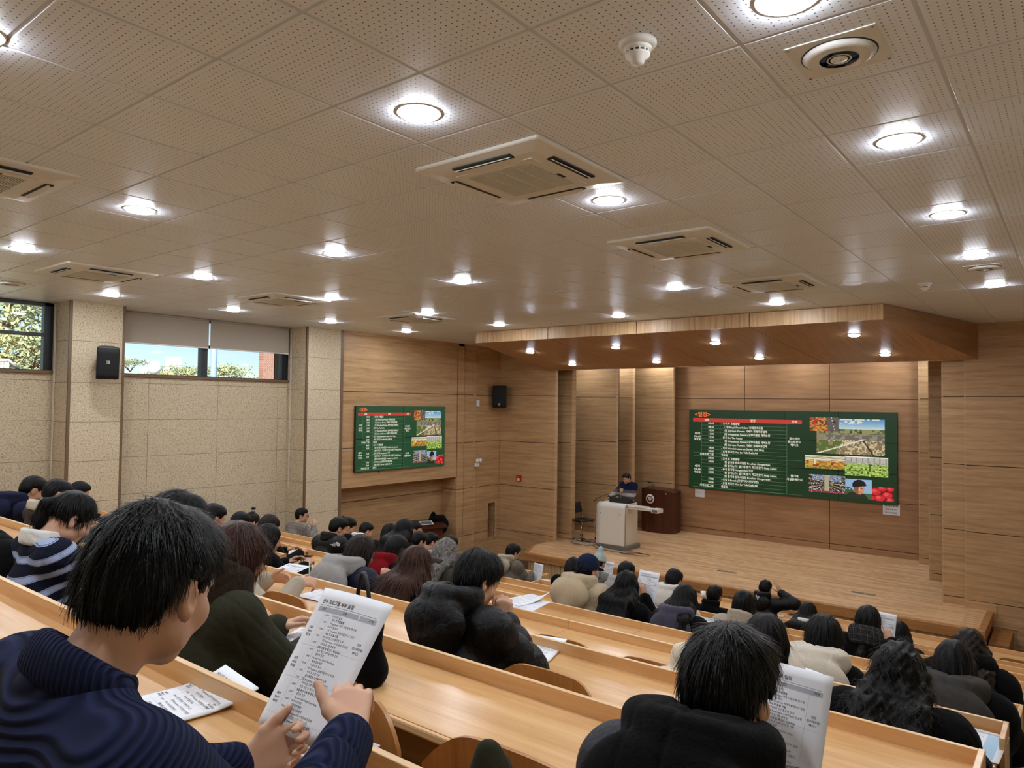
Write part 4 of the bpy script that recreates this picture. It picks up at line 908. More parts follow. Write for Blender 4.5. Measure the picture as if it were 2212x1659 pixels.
def surface(sdf, vox, pad=.012):
    """sparse surface nets"""
    lo = sdf.lo-pad-2*vox; hi = sdf.hi+pad+2*vox; B = 4
    n = np.maximum(2, np.ceil((hi-lo)/(vox*B)).astype(int)); N = n*B+1
    ax = [lo[i]+(np.arange(n[i])+.5)*vox*B for i in range(3)]
    G = np.stack(np.meshgrid(*ax, indexing='ij'), -1).reshape(-1, 3)
    dc = sdf.ev(G).reshape(n); keep = np.abs(dc) < vox*B*1.45+.012
    mask = np.zeros(N, bool)
    kb = np.argwhere(keep)
    for dx in range(B+1):
        for dy in range(B+1):
            for dz in range(B+1): mask[kb[:, 0]*B+dx, kb[:, 1]*B+dy, kb[:, 2]*B+dz] = True
    D = np.full(N, 1.0, np.float32); sg = np.repeat(np.repeat(np.repeat(np.sign(dc), B, 0), B, 1), B, 2); D[:-1, :-1, :-1] = sg
    idx = np.argwhere(mask); D[mask] = sdf.ev(lo+idx*vox)
    S = D < 0
    c = [S[dx:N[0]-1+dx, dy:N[1]-1+dy, dz:N[2]-1+dz] for dx in (0, 1) for dy in (0, 1) for dz in (0, 1)]
    cnt = sum(q.astype(np.int8) for q in c); act = (cnt > 0) & (cnt < 8)
    A = np.argwhere(act); vid = np.full(act.shape, -1, np.int64); vid[act] = np.arange(len(A))
    acc = np.zeros((len(A), 3)); w = np.zeros(len(A))
    val = {}
    for dx in (0, 1):
        for dy in (0, 1):
            for dz in (0, 1): val[(dx, dy, dz)] = D[A[:, 0]+dx, A[:, 1]+dy, A[:, 2]+dz].astype(float)
    for a in val:
        for e in range(3):
            if a[e] == 0:
                b = list(a); b[e] = 1; va, vb = val[a], val[tuple(b)]; x = (va < 0) != (vb < 0)
                t = np.where(x, va/np.where(x, va-vb, 1), 0); p = np.zeros((len(A), 3)); p[:] = a; p[:, e] = t
                acc[x] += p[x]; w[x] += 1
    Vt = lo+(A+acc/np.maximum(w, 1)[:, None])*vox
    F = []
    for e in range(3):
        sl0 = [slice(1, -1)]*3; i0 = [slice(None)]*3; i1 = [slice(None)]*3
        i0[e] = slice(0, -1); i1[e] = slice(1, None)
        x = S[tuple(i0)] != S[tuple(i1)]; E_ = np.argwhere(x); u, v = [(1, 2), (2, 0), (0, 1)][e]
        ok = (E_[:, u] > 0) & (E_[:, v] > 0) & (E_[:, u] < N[u]-1) & (E_[:, v] < N[v]-1); E_ = E_[ok]
        q = []
        for du, dv in ((-1, -1), (0, -1), (0, 0), (-1, 0)):
            k = E_.copy(); k[:, u] += du; k[:, v] += dv; q.append(vid[k[:, 0], k[:, 1], k[:, 2]])
        Q = np.stack(q, 1); fl = ~S[E_[:, 0], E_[:, 1], E_[:, 2]]; Q[fl] = Q[fl][:, ::-1]; F.append(Q[(Q >= 0).all(1)])
    return Vt, np.concatenate(F)
def np_mesh(name, Vt, F, mats, parent, extra=None):
    me = bpy.data.meshes.new(name)
    nv = len(Vt); nf = len(F); xv = np.zeros((0, 3)); xf = np.zeros((0, 4), int)
    if extra is not None: xv, xf = extra; xf = xf+nv
    av = np.concatenate([Vt, xv]); af = np.concatenate([F, xf]).astype(np.int32)
    me.vertices.add(len(av)); me.vertices.foreach_set('co', av.astype(np.float32).ravel())
    me.loops.add(af.size); me.loops.foreach_set('vertex_index', af.ravel())
    me.polygons.add(len(af)); me.polygons.foreach_set('loop_start', np.arange(0, af.size, 4, dtype=np.int32))
    me.polygons.foreach_set('use_smooth', np.ones(len(af), bool))
    me.materials.append(mats); me.update(calc_edges=True); me.validate()
    o = bpy.data.objects.new(name, me); COL.objects.link(o); o.parent = parent; return o
def sdf_obj(name, sdf, vox, m, parent, smooth=1, extra=None):
    Vt, F = surface(sdf, vox)
    for _ in range(smooth):                       # light relaxation of the net
        s_ = np.zeros_like(Vt); c_ = np.zeros(len(Vt))
        for a, b in ((0, 1), (1, 2), (2, 3), (3, 0)):
            np.add.at(s_, F[:, a], Vt[F[:, b]]); np.add.at(c_, F[:, a], 1); np.add.at(s_, F[:, b], Vt[F[:, a]]); np.add.at(c_, F[:, b], 1)
        Vt = Vt*.5+.5*s_/np.maximum(c_, 1)[:, None]
    ex = extra(Vt, F) if extra else None
    return np_mesh(name, Vt, F, m, parent, ex)

# ---------------------------------------------------------------- cloth, skin and hair materials
def cloth(name, rgb, rough=.85, kind='plain', rgb2=None, sheen=.2):
    if name in MATS: return MATS[name]
    m = mat(name, s2l(rgb), rough, .08 if kind != 'shiny' else .22); n, l, b = nodes(m)
    b.inputs['Sheen Weight'].default_value = (sheen if sum(rgb) > 200 else .03) if kind in ('fleece', 'plain', 'fur') else .02
    b.inputs['Sheen Roughness'].default_value = .5
    v = coords(m)
    a = noise(m, v, 7, 3); c0 = mixc(m, math_n(m, 'MULTIPLY', a, .5), s2l(rgb), tuple(x*.72 for x in s2l(rgb)))
    if kind == 'knit':                                      # bands running across the body
        sx = n.new('ShaderNodeSeparateXYZ'); l.new(v, sx.inputs[0])
        zz = math_n(m, 'SUBTRACT', math_n(m, 'MULTIPLY', sx.outputs[2], .92), math_n(m, 'MULTIPLY', sx.outputs[1], .55))
        w = math_n(m, 'SINE', math_n(m, 'MULTIPLY', math_n(m, 'ADD', zz, math_n(m, 'MULTIPLY', a, .0015)), 2*PI/.0098))
        l.new(mixc(m, math_n(m, 'MULTIPLY_ADD', w, .5, .5), tuple(x*.6 for x in s2l(rgb)), tuple(x*1.25 for x in s2l(rgb))), b.inputs['Base Color']); bump(m, w, .7, .004); return m
    if kind == 'rib':
        sx = n.new('ShaderNodeSeparateXYZ'); l.new(v, sx.inputs[0]); w = math_n(m, 'SINE', math_n(m, 'MULTIPLY', math_n(m, 'ADD', sx.outputs[0], math_n(m, 'MULTIPLY', sx.outputs[1], .6)), 2*PI/.0085))
        l.new(mixc(m, math_n(m, 'MULTIPLY_ADD', w, .5, .5), tuple(x*.6 for x in s2l(rgb)), tuple(x*1.25 for x in s2l(rgb))), b.inputs['Base Color']); bump(m, w, .8, .004); return m
    if kind == 'stripe':
        sx = n.new('ShaderNodeSeparateXYZ'); l.new(v, sx.inputs[0])
        zz = math_n(m, 'SUBTRACT', sx.outputs[2], math_n(m, 'MULTIPLY', sx.outputs[1], .45))
        u = math_n(m, 'FLOORED_MODULO', zz, .078)
        st = math_n(m, 'MULTIPLY', math_n(m, 'GREATER_THAN', u, .04), math_n(m, 'LESS_THAN', u, .072))
        ed = math_n(m, 'LESS_THAN', math_n(m, 'ABSOLUTE', math_n(m, 'SUBTRACT', math_n(m, 'ABSOLUTE', math_n(m, 'SUBTRACT', u, .056)), .0125)), .0012)
        col = mixc(m, st, c0, s2l(rgb2)); l.new(mixc(m, math_n(m, 'MULTIPLY', ed, .7), col, s2l((40, 44, 60))), b.inputs['Base Color'])
    elif kind == 'block':                                   # broad horizontal colour blocks of a jumper
        sx = n.new('ShaderNodeSeparateXYZ'); l.new(v, sx.inputs[0]); l.new(ramp(m, math_n(m, 'MULTIPLY_ADD', sx.outputs[2], 1.667, -1.5), rgb2), b.inputs['Base Color'])
        for e in b.inputs['Base Color'].links[0].from_node.color_ramp.elements: pass
        b.inputs['Base Color'].links[0].from_node.color_ramp.interpolation = 'CONSTANT'
    elif kind == 'check':
        sx = n.new('ShaderNodeSeparateXYZ'); l.new(v, sx.inputs[0]); cc = c0
        for o_, p_, w_ in ((0, .05, .006), (2, .05, .006), (0, .0125, .003), (2, .0125, .003)):
            q = math_n(m, 'LESS_THAN', math_n(m, 'FLOORED_MODULO', math_n(m, 'ADD', sx.outputs[o_], math_n(m, 'MULTIPLY', sx.outputs[1], .5)), p_), w_)
            cc = mixc(m, math_n(m, 'MULTIPLY', q, .55 if p_ > .02 else .3), cc, s2l(rgb2))
        l.new(cc, b.inputs['Base Color'])
    else: l.new(c0, b.inputs['Base Color'])
    if kind == 'fur': f = noise(m, coords(m, (160, 160, 50)), 1, 3); bump(m, f, 1.0, .01)
    elif kind == 'fleece': f = math_n(m, 'ADD', math_n(m, 'MULTIPLY', noise(m, v, 150, 2), .3), noise(m, v, 11, 4, .5, 1.2)); bump(m, f, .5, .012)
    elif kind == 'shiny': f = noise(m, v, 17, 5, .6, 1.3); bump(m, f, .55, .016)
    else: f = math_n(m, 'ADD', math_n(m, 'MULTIPLY', noise(m, v, 240, 2), .12), noise(m, v, 13, 5, .55, 1.4)); bump(m, f, .45, .014)
    return m
def skin(tone=0):
    k = 'skin_%d' % tone
    if k in MATS: return MATS[k]
    rgb = [(202, 152, 122), (188, 136, 106), (214, 168, 140)][tone]
    m = mat(k, s2l(rgb), .5, .35); n, l, b = nodes(m); v = coords(m)
    l.new(ramp(m, noise(m, v, 14, 3), [(.35, tuple(x*.88 for x in s2l(rgb))), (.7, s2l(rgb))]), b.inputs['Base Color'])
    b.inputs['Subsurface Weight'].default_value = .08; b.inputs['Subsurface Radius'].default_value = (.012, .005, .003); b.inputs['Subsurface Scale'].default_value = .5
    return m
def hairm(name, rgb, rough=.36, rgb2=None):
    k = 'hair_'+name
    if k in MATS: return MATS[k]
    m = mat(k, s2l(rgb), rough, .16); n, l, b = nodes(m); v = coords(m, (150, 150, 9)); f = noise(m, v, 1, 3, .6)
    l.new(ramp(m, f, [(.3, tuple(x*.35 for x in s2l(rgb))), (.55, s2l(rgb)), (.8, s2l(rgb2 or tuple(min(255, c*1.5+8) for c in rgb)))]), b.inputs['Base Color'])
    bump(m, f, .6, .004); return m
HB = hairm('black', (12, 11, 11), .4); HD = hairm('darkbrown', (34, 24, 20), .4); HN = hairm('brown', (62, 38, 28), .4, (112, 70, 46)); HG = hairm('grey', (110, 106, 102), .45, (196, 192, 186))

# ---------------------------------------------------------------- anatomy
def hand(S, W, Fd, S_dir, side_n, sc=1.0, curl=(.5, .6, .7, .8), thumb=(.55, .75, .25), tc=.3, spread=.05):
    """W wrist, Fd finger direction, S_dir towards the thumb, side_n the palm normal"""
    Fd = nrm(Fd); Sd = nrm(S_dir-Fd*np.dot(S_dir, Fd)); Nn = nrm(np.cross(Fd, Sd)); Nn = Nn if np.dot(Nn, side_n) > 0 else -Nn
    offs = [.028, .010, -.009, -.027]; base = [.088, .093, .088, .078]; segs = [(.042, .026, .021), (.046, .029, .022), (.042, .027, .021), (.033, .021, .019)]
    for o, b_, sg, c, i in zip(offs, base, segs, curl, range(4)):
        K = W+(Fd*b_+Sd*o)*sc; S.cap(W+(Fd*.012+Sd*o*.55)*sc, K, .0155*sc, .0125*sc, k=.014)
        p = K; an = 0.0; r = [.0098, .0088, .0082, .0072]
        dirn = nrm(Fd+Sd*spread*(1.5-i))
        for q, L in enumerate(sg):
            an += c*(1.0 if q else .8); dd = dirn*math.cos(an)+Nn*math.sin(an); e = p+dd*L*sc
            S.cap(p, e, r[q]*sc, r[q+1]*sc, k=.004); p = e
    T0 = W+(Fd*.018+Sd*.022+Nn*.006)*sc; td = nrm(Fd*thumb[0]+Sd*thumb[1]+Nn*thumb[2]); T1 = T0+td*.044*sc
    S.cap(W+Fd*.01*sc, T1, .0165*sc, .0125*sc, k=.014)
    td2 = nrm(td+Fd*tc); T2 = T1+td2*.034*sc; td3 = nrm(td2+Fd*tc*.6-Nn*0.0); T3 = T2+td3*.026*sc
    S.cap(T1, T2, .0118*sc, .0105*sc, k=.006); S.cap(T2, T3, .0105*sc, .0085*sc, k=.004)
    return S
def ik(a, c, l1, l2, pole):
    a = np.asarray(a, float); c = np.asarray(c, float); d = np.linalg.norm(c-a); s_ = max(1.0, d/(l1+l2)*1.002); l1 *= s_; l2 *= s_
    u = (c-a)/d; x = (l1*l1-l2*l2+d*d)/(2*d); h = math.sqrt(max(0, l1*l1-x*x)); p = nrm(pole-u*np.dot(pole, u)); return a+u*x+p*h
def head_sdf(S, hc, R, sc=1.0, glasses=False):
    L = lambda *q: hc+R @ (np.array(q)*sc)
    E = lambda c, r, k=.02, op='u', Q=None: S.ell(L(*c), np.array(r)*sc, R if Q is None else R @ Q, k, op)
    E((0, -.012, .03), (.077, .098, .09)); E((0, .03, -.04), (.060, .064, .076), .03); E((0, .07, -.094), (.024, .022, .022), .022)
    for s_ in (-1, 1):
        E((s_*.045, .016, -.072), (.022, .028, .026), .025); E((s_*.040, .06, -.03), (.026, .026, .026), .02)
    S.cap(L(-.034, .083, .02), L(.034, .083, .02), .013*sc, k=.014)
    for s_ in (-1, 1): E((s_*.031, .1, .004), (.015, .014, .011), .012, 's')
    S.cap(L(0, .088, .012), L(0, .108, -.027), .008*sc, .0125*sc, k=.01)
    for s_ in (-1, 1): E((s_*.0115, .098, -.031), (.008, .009, .008), .006)
    S.cap(L(-.019, .085, -.058), L(.019, .085, -.058), .0075*sc, k=.006); S.cap(L(-.016, .084, -.069), L(.016, .084, -.069), .008*sc, k=.006)
    S.cap(L(-.021, .096, -.0635), L(.021, .096, -.0635), .0022*sc, k=.003, op='s')
    for s_ in (-1, 1):
        E((s_*.031, .081, .003), (.0125, .0125, .0125), .003)
        Q = eul(0, -.22, 0) @ eul(s_*-.35, 0, 0)
        E((s_*.079, -.012, -.012), (.009, .019, .033), .006, 'u', Q); E((s_*.078, -.004, -.038), (.007, .009, .011), .006)
        E((s_*.089, -.006, -.010), (.008, .010, .019), .005, 's', Q)
    return L
HCY = [-.14, -.06, -.036, -.027, .008, .016, .034, .05, .08, .13]
HCUTS = {'short': (HCY, [-.078, -.08, -.06, .018, .022, -.004, .0, .04, .06, .064]), 'crop': (HCY, [-.06, -.062, -.05, .018, .022, .0, .01, .045, .074, .08]),
         'short_long': ([-.14, -.06, -.02, .015, .05, .08, .13], [-.10, -.10, -.05, -.02, .01, .035, .035]), 'bald': ([-.14, -.06, -.02, .015, .05, .08, .13], [-.07, -.07, -.03, .01, .06, .2, .2])}
def hair_sdf(hc, R, style, sc=1.0, N=None, bk=None, sp=None, b=.03, seed=0, amp=.0022, vol=0.0):
    S = Sdf(); r = np.random.default_rng(seed); ph = r.random(6)*6.28
    L = lambda *q: hc+R @ (np.array(q)*sc)
    loc = lambda P: ((P-hc) @ R)/sc
    v = vol
    S.ell(L(0, -.016, .036), np.array((.087+v, .107+v, .097+v))*sc, R)
    if style in ('short', 'short_long', 'bald', 'crop'):
        S.ell(L(0, .035, .075+v*.5), np.array((.07, .06, .045+v))*sc, R, .03); S.ell(L(0, -.06, -.005), np.array((.08, .055, .07))*sc, R, .02)
        n1 = r.random(3)*3
        ys, zs = HCUTS[style]
        def cut(P):
            q = loc(P); z0 = np.interp(q[:, 1], ys, zs)+.006*np.sin(q[:, 0]*95+n1[0])+.004*np.sin(q[:, 0]*210+q[:, 1]*130+n1[1]); return (z0-q[:, 2])*sc*.8
        S.fun(cut, .008)
        if style == 'bald': S.ell(L(0, .02, .15), np.array((.055, .085, .06))*sc, R, .01, 's')
    elif style == 'updo':
        def cut(P):
            q = loc(P); z0 = np.interp(q[:, 1], [-.14, -.06, -.02, .02, .05, .08, .13], [-.07, -.062, -.03, -.018, .012, .055, .06]); return (z0-q[:, 2])*sc*.8
        S.fun(cut, .006)
    elif style == 'ponytail':
        def cut(P):
            q = loc(P); z0 = np.interp(q[:, 1], [-.14, -.06, -.02, .02, .05, .08, .13], [-.055, -.055, -.03, -.018, .012, .055, .06]); return (z0-q[:, 2])*sc*.8
        S.fun(cut, .006)
        S.ell(L(0, -.118, .03), np.array((.022, .022, .022))*sc, R, .01); p0 = L(0, -.12, .03); S.chain([p0, p0+bk*.035+V3(0, 0, -.01), p0+bk*.055+V3(-.01, 0, -.07), p0+bk*.045+V3(-.015, 0, -.15), p0+bk*.035+V3(-.01, 0, -.2)], [.016, .027, .032, .026, .008], .012)
    else:
        drop = {'bob': -.125, 'long': -.15, 'curly': -.17, 'lowpony': -.105}[style]
        w_ = .012 if style == 'curly' else 0
        S.ell(L(0, -.028, -.03), np.array((.096+w_, .100+w_, .125))*sc, R, .03)
        if style in ('bob', 'curly', 'long'):
            for s_ in (-1, 1): S.cap(L(s_*.075, .015, .0), L(s_*(.082+w_), .01, drop+.04), (.03+w_)*sc, (.026+w_)*sc, k=.025)
        S.ell(L(0, .115, -.07), np.array((.066, .085, .135))*sc, R, .015, 's')
        zb = drop-(.05 if style in ('long', 'curly') else 0)
        S.fun(lambda P: (zb+.008*np.sin(loc(P)[:, 0]*70+ph[0])-loc(P)[:, 2])*sc*.9, .012)
        if style == 'lowpony': S.chain([L(0, -.10, -.085), L(0, -.115, -.13)]+([N+bk*(.12+b)+sp*.10, N+bk*(.15+b)+sp*.22] if N is not None else [L(0, -.12, -.25)]), [.03, .026, .03, .01], .015)
        if style in ('long', 'curly') and N is not None:
            ln = .24 if style == 'long' else .12
            for x in (-.105, -.055, 0, .055, .105):
                X = R[:, 0]*x*sc; S.chain([L(x*.8, -.06, -.06), N+X*1.05+bk*(.085+b*.6)-sp*.02, N+X*1.15+bk*(.125+b)+sp*ln*.55, N+X*1.2+bk*(.14+b)+sp*(ln+r.normal()*.015)], [.05, .042, .036, .012 if style == 'long' else .03], .03)
    if style == 'curly':
        S.fun(lambda P: .010*np.sin(P[:, 0]*62+ph[0]+2*np.sin(P[:, 2]*21))*np.sin(P[:, 1]*58+ph[1])*np.sin(P[:, 2]*50+ph[2]+2*np.sin(P[:, 0]*19))+.004*np.sin(P[:, 0]*150+ph[3])*np.sin(P[:, 2]*130+ph[4]), op='d')
    else:
        def streak(P):
            q = loc(P); az = np.arctan2(q[:, 0], q[:, 1]+.02); z = q[:, 2]
            lo_ = np.where(z < -.05, q[:, 0]*9, az) if style in ('long', 'lowpony') else az
            top = np.clip((z-.06)/.06, 0, 1); s1 = np.sin(lo_*19+2.2*np.sin(z*16+ph[0])+ph[1]); s2 = np.sin(lo_*43+3*np.sin(z*23+ph[2])+ph[3])
            t1 = np.sin(q[:, 0]*95+ph[4]+2*np.sin(q[:, 1]*30)); return -amp*((s1*.6+s2*.4)*(1-top)+t1*top*.7)
        S.fun(streak, op='d')
    return S
def strands(hc, R, count, length, width, seed, grav=.5, lift=.003, wave=0.0, zmin=-9, zc=None):
    """thin tapering locks laid over a hair surface"""
    def make(Vt, F):
        r = np.random.default_rng(seed); C = Vt[F].mean(1); nn = np.cross(Vt[F[:, 1]]-Vt[F[:, 0]], Vt[F[:, 2]]-Vt[F[:, 0]]); nn /= np.maximum(1e-9, np.linalg.norm(nn, axis=1))[:, None]
        pick = r.integers(0, len(C), count); p = C[pick].copy(); n_ = nn[pick]
        ok = p[:, 2] > zmin; p, n_ = p[ok], n_[ok]; k = len(p)
        crown = hc+R @ V3(0, -.04, .125); T = p-crown; T = T+np.array([0, 0, -1])*grav*np.linalg.norm(T, axis=1)[:, None]+r.normal(size=(k, 3))*(.016 if grav < 1 else .006)
        segs = 5; vs = []; pp = p-n_*.001; ph = r.random(k)*6.28; ln = length*(.5+r.random(k))
        if zc is not None:
            q_ = (p-hc) @ R; ln = ln*np.clip((q_[:, 2]-np.interp(q_[:, 1], zc[0], zc[1]))/(length*1.3), .12, 1)
        for j in range(segs+1):
            T = T-n_*(T*n_).sum(1)[:, None]*.85; T /= np.maximum(1e-9, np.linalg.norm(T, axis=1))[:, None]
            sd = np.cross(T, n_); wd = width*(1-.85*j/segs)*(.6+.8*((ph*7) % 1))
            off = sd*(wave*np.sin(ph+j*1.6))[:, None] if wave else 0
            h = lift*math.sin(j/segs*PI*.75)*(.3+1.2*((ph*3) % 1))
            vs.append(pp+off+n_*h[:, None]-sd*wd[:, None]); vs.append(pp+off+n_*h[:, None]+sd*wd[:, None])
            pp = pp+T*(ln/segs)[:, None]; T = T+np.array([0, 0, -.12*grav])
        Vx = np.stack(vs, 1).reshape(-1, 3); st = (segs+1)*2; f = []
        for j in range(segs): f.append(np.stack([np.arange(k)*st+2*j, np.arange(k)*st+2*j+1, np.arange(k)*st+2*j+3, np.arange(k)*st+2*j+2], 1))
        return Vx, np.concatenate(f)
    return make
def folds(a, seed):
    """soft undulation plus narrow warped creases"""
    r = np.random.default_rng(seed); q = r.normal(size=(7, 3))*np.array([12, 12, 17]); ph = r.random(7)*6.28
    def fn(P):
        w = 1.5*np.sin(P @ q[1]*.7+ph[1]); d = np.sin(P @ q[0]+ph[0]+w)*.5+np.sin(P @ q[2]*1.6+ph[2])*.25
        for i, g in ((3, 1.0), (5, 1.25)):
            s_ = np.sin(P @ q[i]*g+ph[i]+1.8*np.sin(P @ q[i+1]*.8+ph[i+1])); m_ = .5+.5*np.sin(P @ q[2]*.8+ph[i]); d = d+.9*np.exp(-(s_/.22)**2)*m_
        return a*(d-.25)
    return fn

def person(label, row, px_, hair=('short', HB), top='hoodie', cm=None, hood=None, collar=None, dy=0.0, yaw=0.0, pitch=.35, roll=0.0, byaw=0.0, bulk=None, vox=.009, hv=None, seed=1, sc=1.0, tone=0,
           lh=None, rh=None, trousers=(40, 42, 50), hoodsc=1.0, nstr=0, slen=.05, vol=.0, wide=1.0, quilt=0, extra=None, name='person', stand=None, hip=None, lhd=None, rhd=None, curlL=(.5, .6, .7, .7), curlR=(.5, .6, .7, .7), wave=0.0, lean=0.0, eyes=False, hands=True, rz=0.0, rpole=None):
    if stand is None: fl = floorZ(row); Yh = rowY(row)-.45+dy
    else: fl = stand[2]; Yh = stand[1]
    T = at_y(px_[0], px_[1], Yh); oy = rowY(row)-.61 if stand is None else stand[1]
    org = np.array([T[0], oy, fl]); o = empty(name, tuple(org), label, 'person', rz=rz)
    toL = lambda w: eul(rz).T @ (np.asarray(w, float)-org)
    def tgt(h): return toL(at_y(h[1], h[2], h[3])) if isinstance(h[0], str) else np.asarray(h, float)
    R = eul(yaw, pitch, roll); hc = toL(T)-R @ V3(0, -.01, .122*sc)*1.0-np.array([0, 0, .012])
    hz = .53 if stand is None else .95
    N = hc+R @ V3(0, -.04, -.095)*sc+np.array([0, -.04, -.04]); Hp = V3(0, -.02, hz) if hip is None else np.asarray(hip, float)
    sp = nrm(Hp-N); ex = eul(byaw) @ V3(1, 0, 0); ex = nrm(ex-sp*np.dot(ex, sp)); bk = nrm(np.cross(sp, ex)); bk = bk if bk[1] < 0 else -bk
    chest = N+sp*.19; shc = N+sp*.062
    SW = .165*wide*sc; sh = {s_: shc+ex*s_*SW-bk*.01 for s_ in (-1, 1)}
    bl = {'sweater': .014, 'hoodie': .02, 'coat': .03, 'puffer': .038, 'jacket': .022}[top] if bulk is None else bulk
    zd = .735
    hp = {-1: V3(-.12, .40, zd+.03) if lh is None else tgt(lh), 1: V3(.13, .41, zd+.03) if rh is None else tgt(rh)}
    if stand is None:
        for s_ in (-1, 1): pass
    el = {s_: ik(sh[s_], hp[s_],   .28, .25, V3(s_*.5, -.32, -.75) if rpole is None or s_ < 0 else V3(*rpole)) for s_ in (-1, 1)}
    fd = {-1: nrm(hp[-1]-el[-1]) if lhd is None else nrm(lhd[0]), 1: nrm(hp[1]-el[1]) if rhd is None else nrm(rhd[0])}
    # ---- body
    S = Sdf(); Lh = head_sdf(S, hc, R, sc)
    S.cap(hc+R @ V3(0, -.03, -.05)*sc, N+sp*.01, .052*sc, .058*sc, k=.03)
    for s_ in (-1, 1):
        S.cap(N+sp*.06, sh[s_]+sp*.015, .034, .034, k=.03); S.cap(sh[s_], el[s_], .040, .036, k=.02); S.cap(el[s_], hp[s_], .038, .026*sc, k=.02)
        if hands:
            hd = (lhd if s_ < 0 else rhd)
            sdir = (-ex*s_+np.array([0, 0, .5])) if hd is None else hd[1]; nn = np.array([0, 0, -1.]) if hd is None else hd[2]
            hand(S, hp[s_], fd[s_], sdir, nn, sc*1.0, curlL if s_ < 0 else curlR, *( () if hd is None or len(hd) < 4 else hd[3:]))
    S.cap(chest+sp*.08, Hp, .08, .09, k=.04, wide=ex, f=1.25); S.cap(N+sp*.06, chest+sp*.08, .045, .08, k=.04, wide=ex, f=1.2)
    sdf_obj('body', S, vox, skin(tone), o)
    # ---- trousers and shoes
    S = Sdf()
    for s_ in (-1, 1):
        if stand is None: h0 = Hp+V3(s_*.09, .02, -.01); kn = V3(s_*.11, .43, .50); an = V3(s_*.11, .40, .10); toe = V3(s_*.12, .55, .035)
        else: h0 = Hp+V3(s_*.085, 0, -.02); kn = V3(s_*.10, .02, .50); an = V3(s_*.11, -.01, .1); toe = V3(s_*.13, .15, .035)
        S.chain([h0, kn, an], [.088, .062, .05], .03)
    S.cap(Hp+V3(-.08, 0, 0), Hp+V3(.08, 0, 0), .115, k=.04); sdf_obj('trousers', S, max(vox, .012), cloth('trousers_%d_%d_%d' % trousers, trousers, .9), o)
    for s_ in (-1, 1):
        an = V3(s_*.11, .40, .07) if stand is None else V3(s_*.11, -.01, .07); S = Sdf(); S.cap(an+V3(0, -.02, -.02), an+V3(s_*.012, .15, -.03), .043, .04, k=.02); S.fun(lambda P: -P[:, 2]+.002, .004); sdf_obj('shoe', S, .012, cloth('shoe_dark', (36, 34, 36), .6), o)
    # ---- upper garment
    S = Sdf(); q = quilt
    ct = N+sp*.235
    S.cap(ct, Hp+sp*-.02, .112+bl*.85, .12+bl*.8, k=.06, wide=ex, f=1.40*wide, quilt=q, pitch=.125)
    S.cap(N+sp*.07, ct, .068+bl*.6, .112+bl*.85, k=.06, wide=ex, f=1.38*wide, quilt=0)
    for s_ in (-1, 1):
        S.cap(N+sp*.05+ex*s_*.03, sh[s_], .05+bl*.5, .05+bl*.8, k=.06); S.cap(sh[s_], el[s_], .051+bl*.8, .046+bl*.8, k=.07, quilt=q, pitch=.105)
        wr = hp[s_]-nrm(hp[s_]-el[s_])*.018; S.cap(el[s_], wr, .046+bl*.9, .036+bl*.55, k=.03, quilt=q, pitch=.1)
    if quilt == 0: S.fun(folds(.0045, seed), op='d')
    else: S.fun(folds(.003, seed), op='d')
    Rf = np.stack([ex, bk, -sp], 1)
    S.ell(hc+R @ V3(0, .045, -.07)*sc, V3(.07, .085, .085)*sc, R, .02, 's')
    if extra == 'shearling': S.fun(lambda P: .002*np.sin(P[:, 0]*200)*np.sin(P[:, 2]*190), op='d')
    sdf_obj({'sweater': 'jumper', 'hoodie': 'hooded_top', 'coat': 'coat', 'puffer': 'padded_jacket', 'jacket': 'jacket'}[top], S, vox, cm, o)
    # ---- hood lying on the back / collar
    if hood is not None:
        S = Sdf(); u = -sp; h_ = hoodsc; c = N+bk*(.055+bl*.5)*h_
        S.ell(N+u*.03+bk*.03, V3(.128, .112, .075)*h_, Rf, .03)
        S.ell(c+bk*.055*h_-u*.04*h_, V3(.15, .05+bl*.25, .105)*h_, Rf, .035); S.ell(c+bk*.04*h_-u*.115*h_, V3(.085, .05+bl*.3, .07)*h_, Rf, .05)
        S.ring(N+bk*.035+u*.07, Rf @ eul(0, -.12, 0), .098*h_, .09*h_, .026+bl*.2, k=.025)
        S.ell(N+u*.12-bk*.035, V3(.076, .10, .10)*(.4+.6*h_), Rf, .015, 's')
        S.fun(folds(.004, seed+9), op='d')
        S.fun(lambda P: .006*np.exp(-(((P-c) @ ex)/.0045)**2)+.004*np.exp(-((np.abs((P-c) @ ex)-.07*h_)/.004)**2)+(.006*(.5-np.abs(np.sin(PI*((P-c) @ ex+.35*((P-c) @ u))/.10))**.6) if quilt else 0), op='d')
        sdf_obj('hood', S, min(vox, .007), hood, o)
    if collar is not None:
        cmat, r_, hgt, rt = collar; S = Sdf()
        for t in range(3): S.ring(N-sp*(hgt*(t/2-.2))+bk*.008, Rf @ eul(0, -.28, 0), r_*(1-.04*t), r_*.92*(1-.04*t), rt, k=.02)
        S.fun(folds(.003 if rt < .03 else .008, seed+5), op='d'); sdf_obj('collar' if rt < .03 else 'fur_collar', S, min(vox, .007), cmat, o)
    # ---- hair
    if hair[0] is not None:
        S = hair_sdf(hc, R, hair[0], sc, N, bk, sp, bl+(.03 if hood is not None else 0), seed, .0026 if vox < .007 else .0035, vol)
        sdf_obj('hair', S, hv or min(vox, .006), hair[1], o, 1, strands(hc, R, nstr, slen, .0011 if vox < .005 else .0016, seed, .6 if hair[0] in ('short', 'short_long', 'bald', 'crop') else 1.2, wave=wave, zc=HCUTS[hair[0]] if hair[0] in HCUTS else None) if nstr else None)
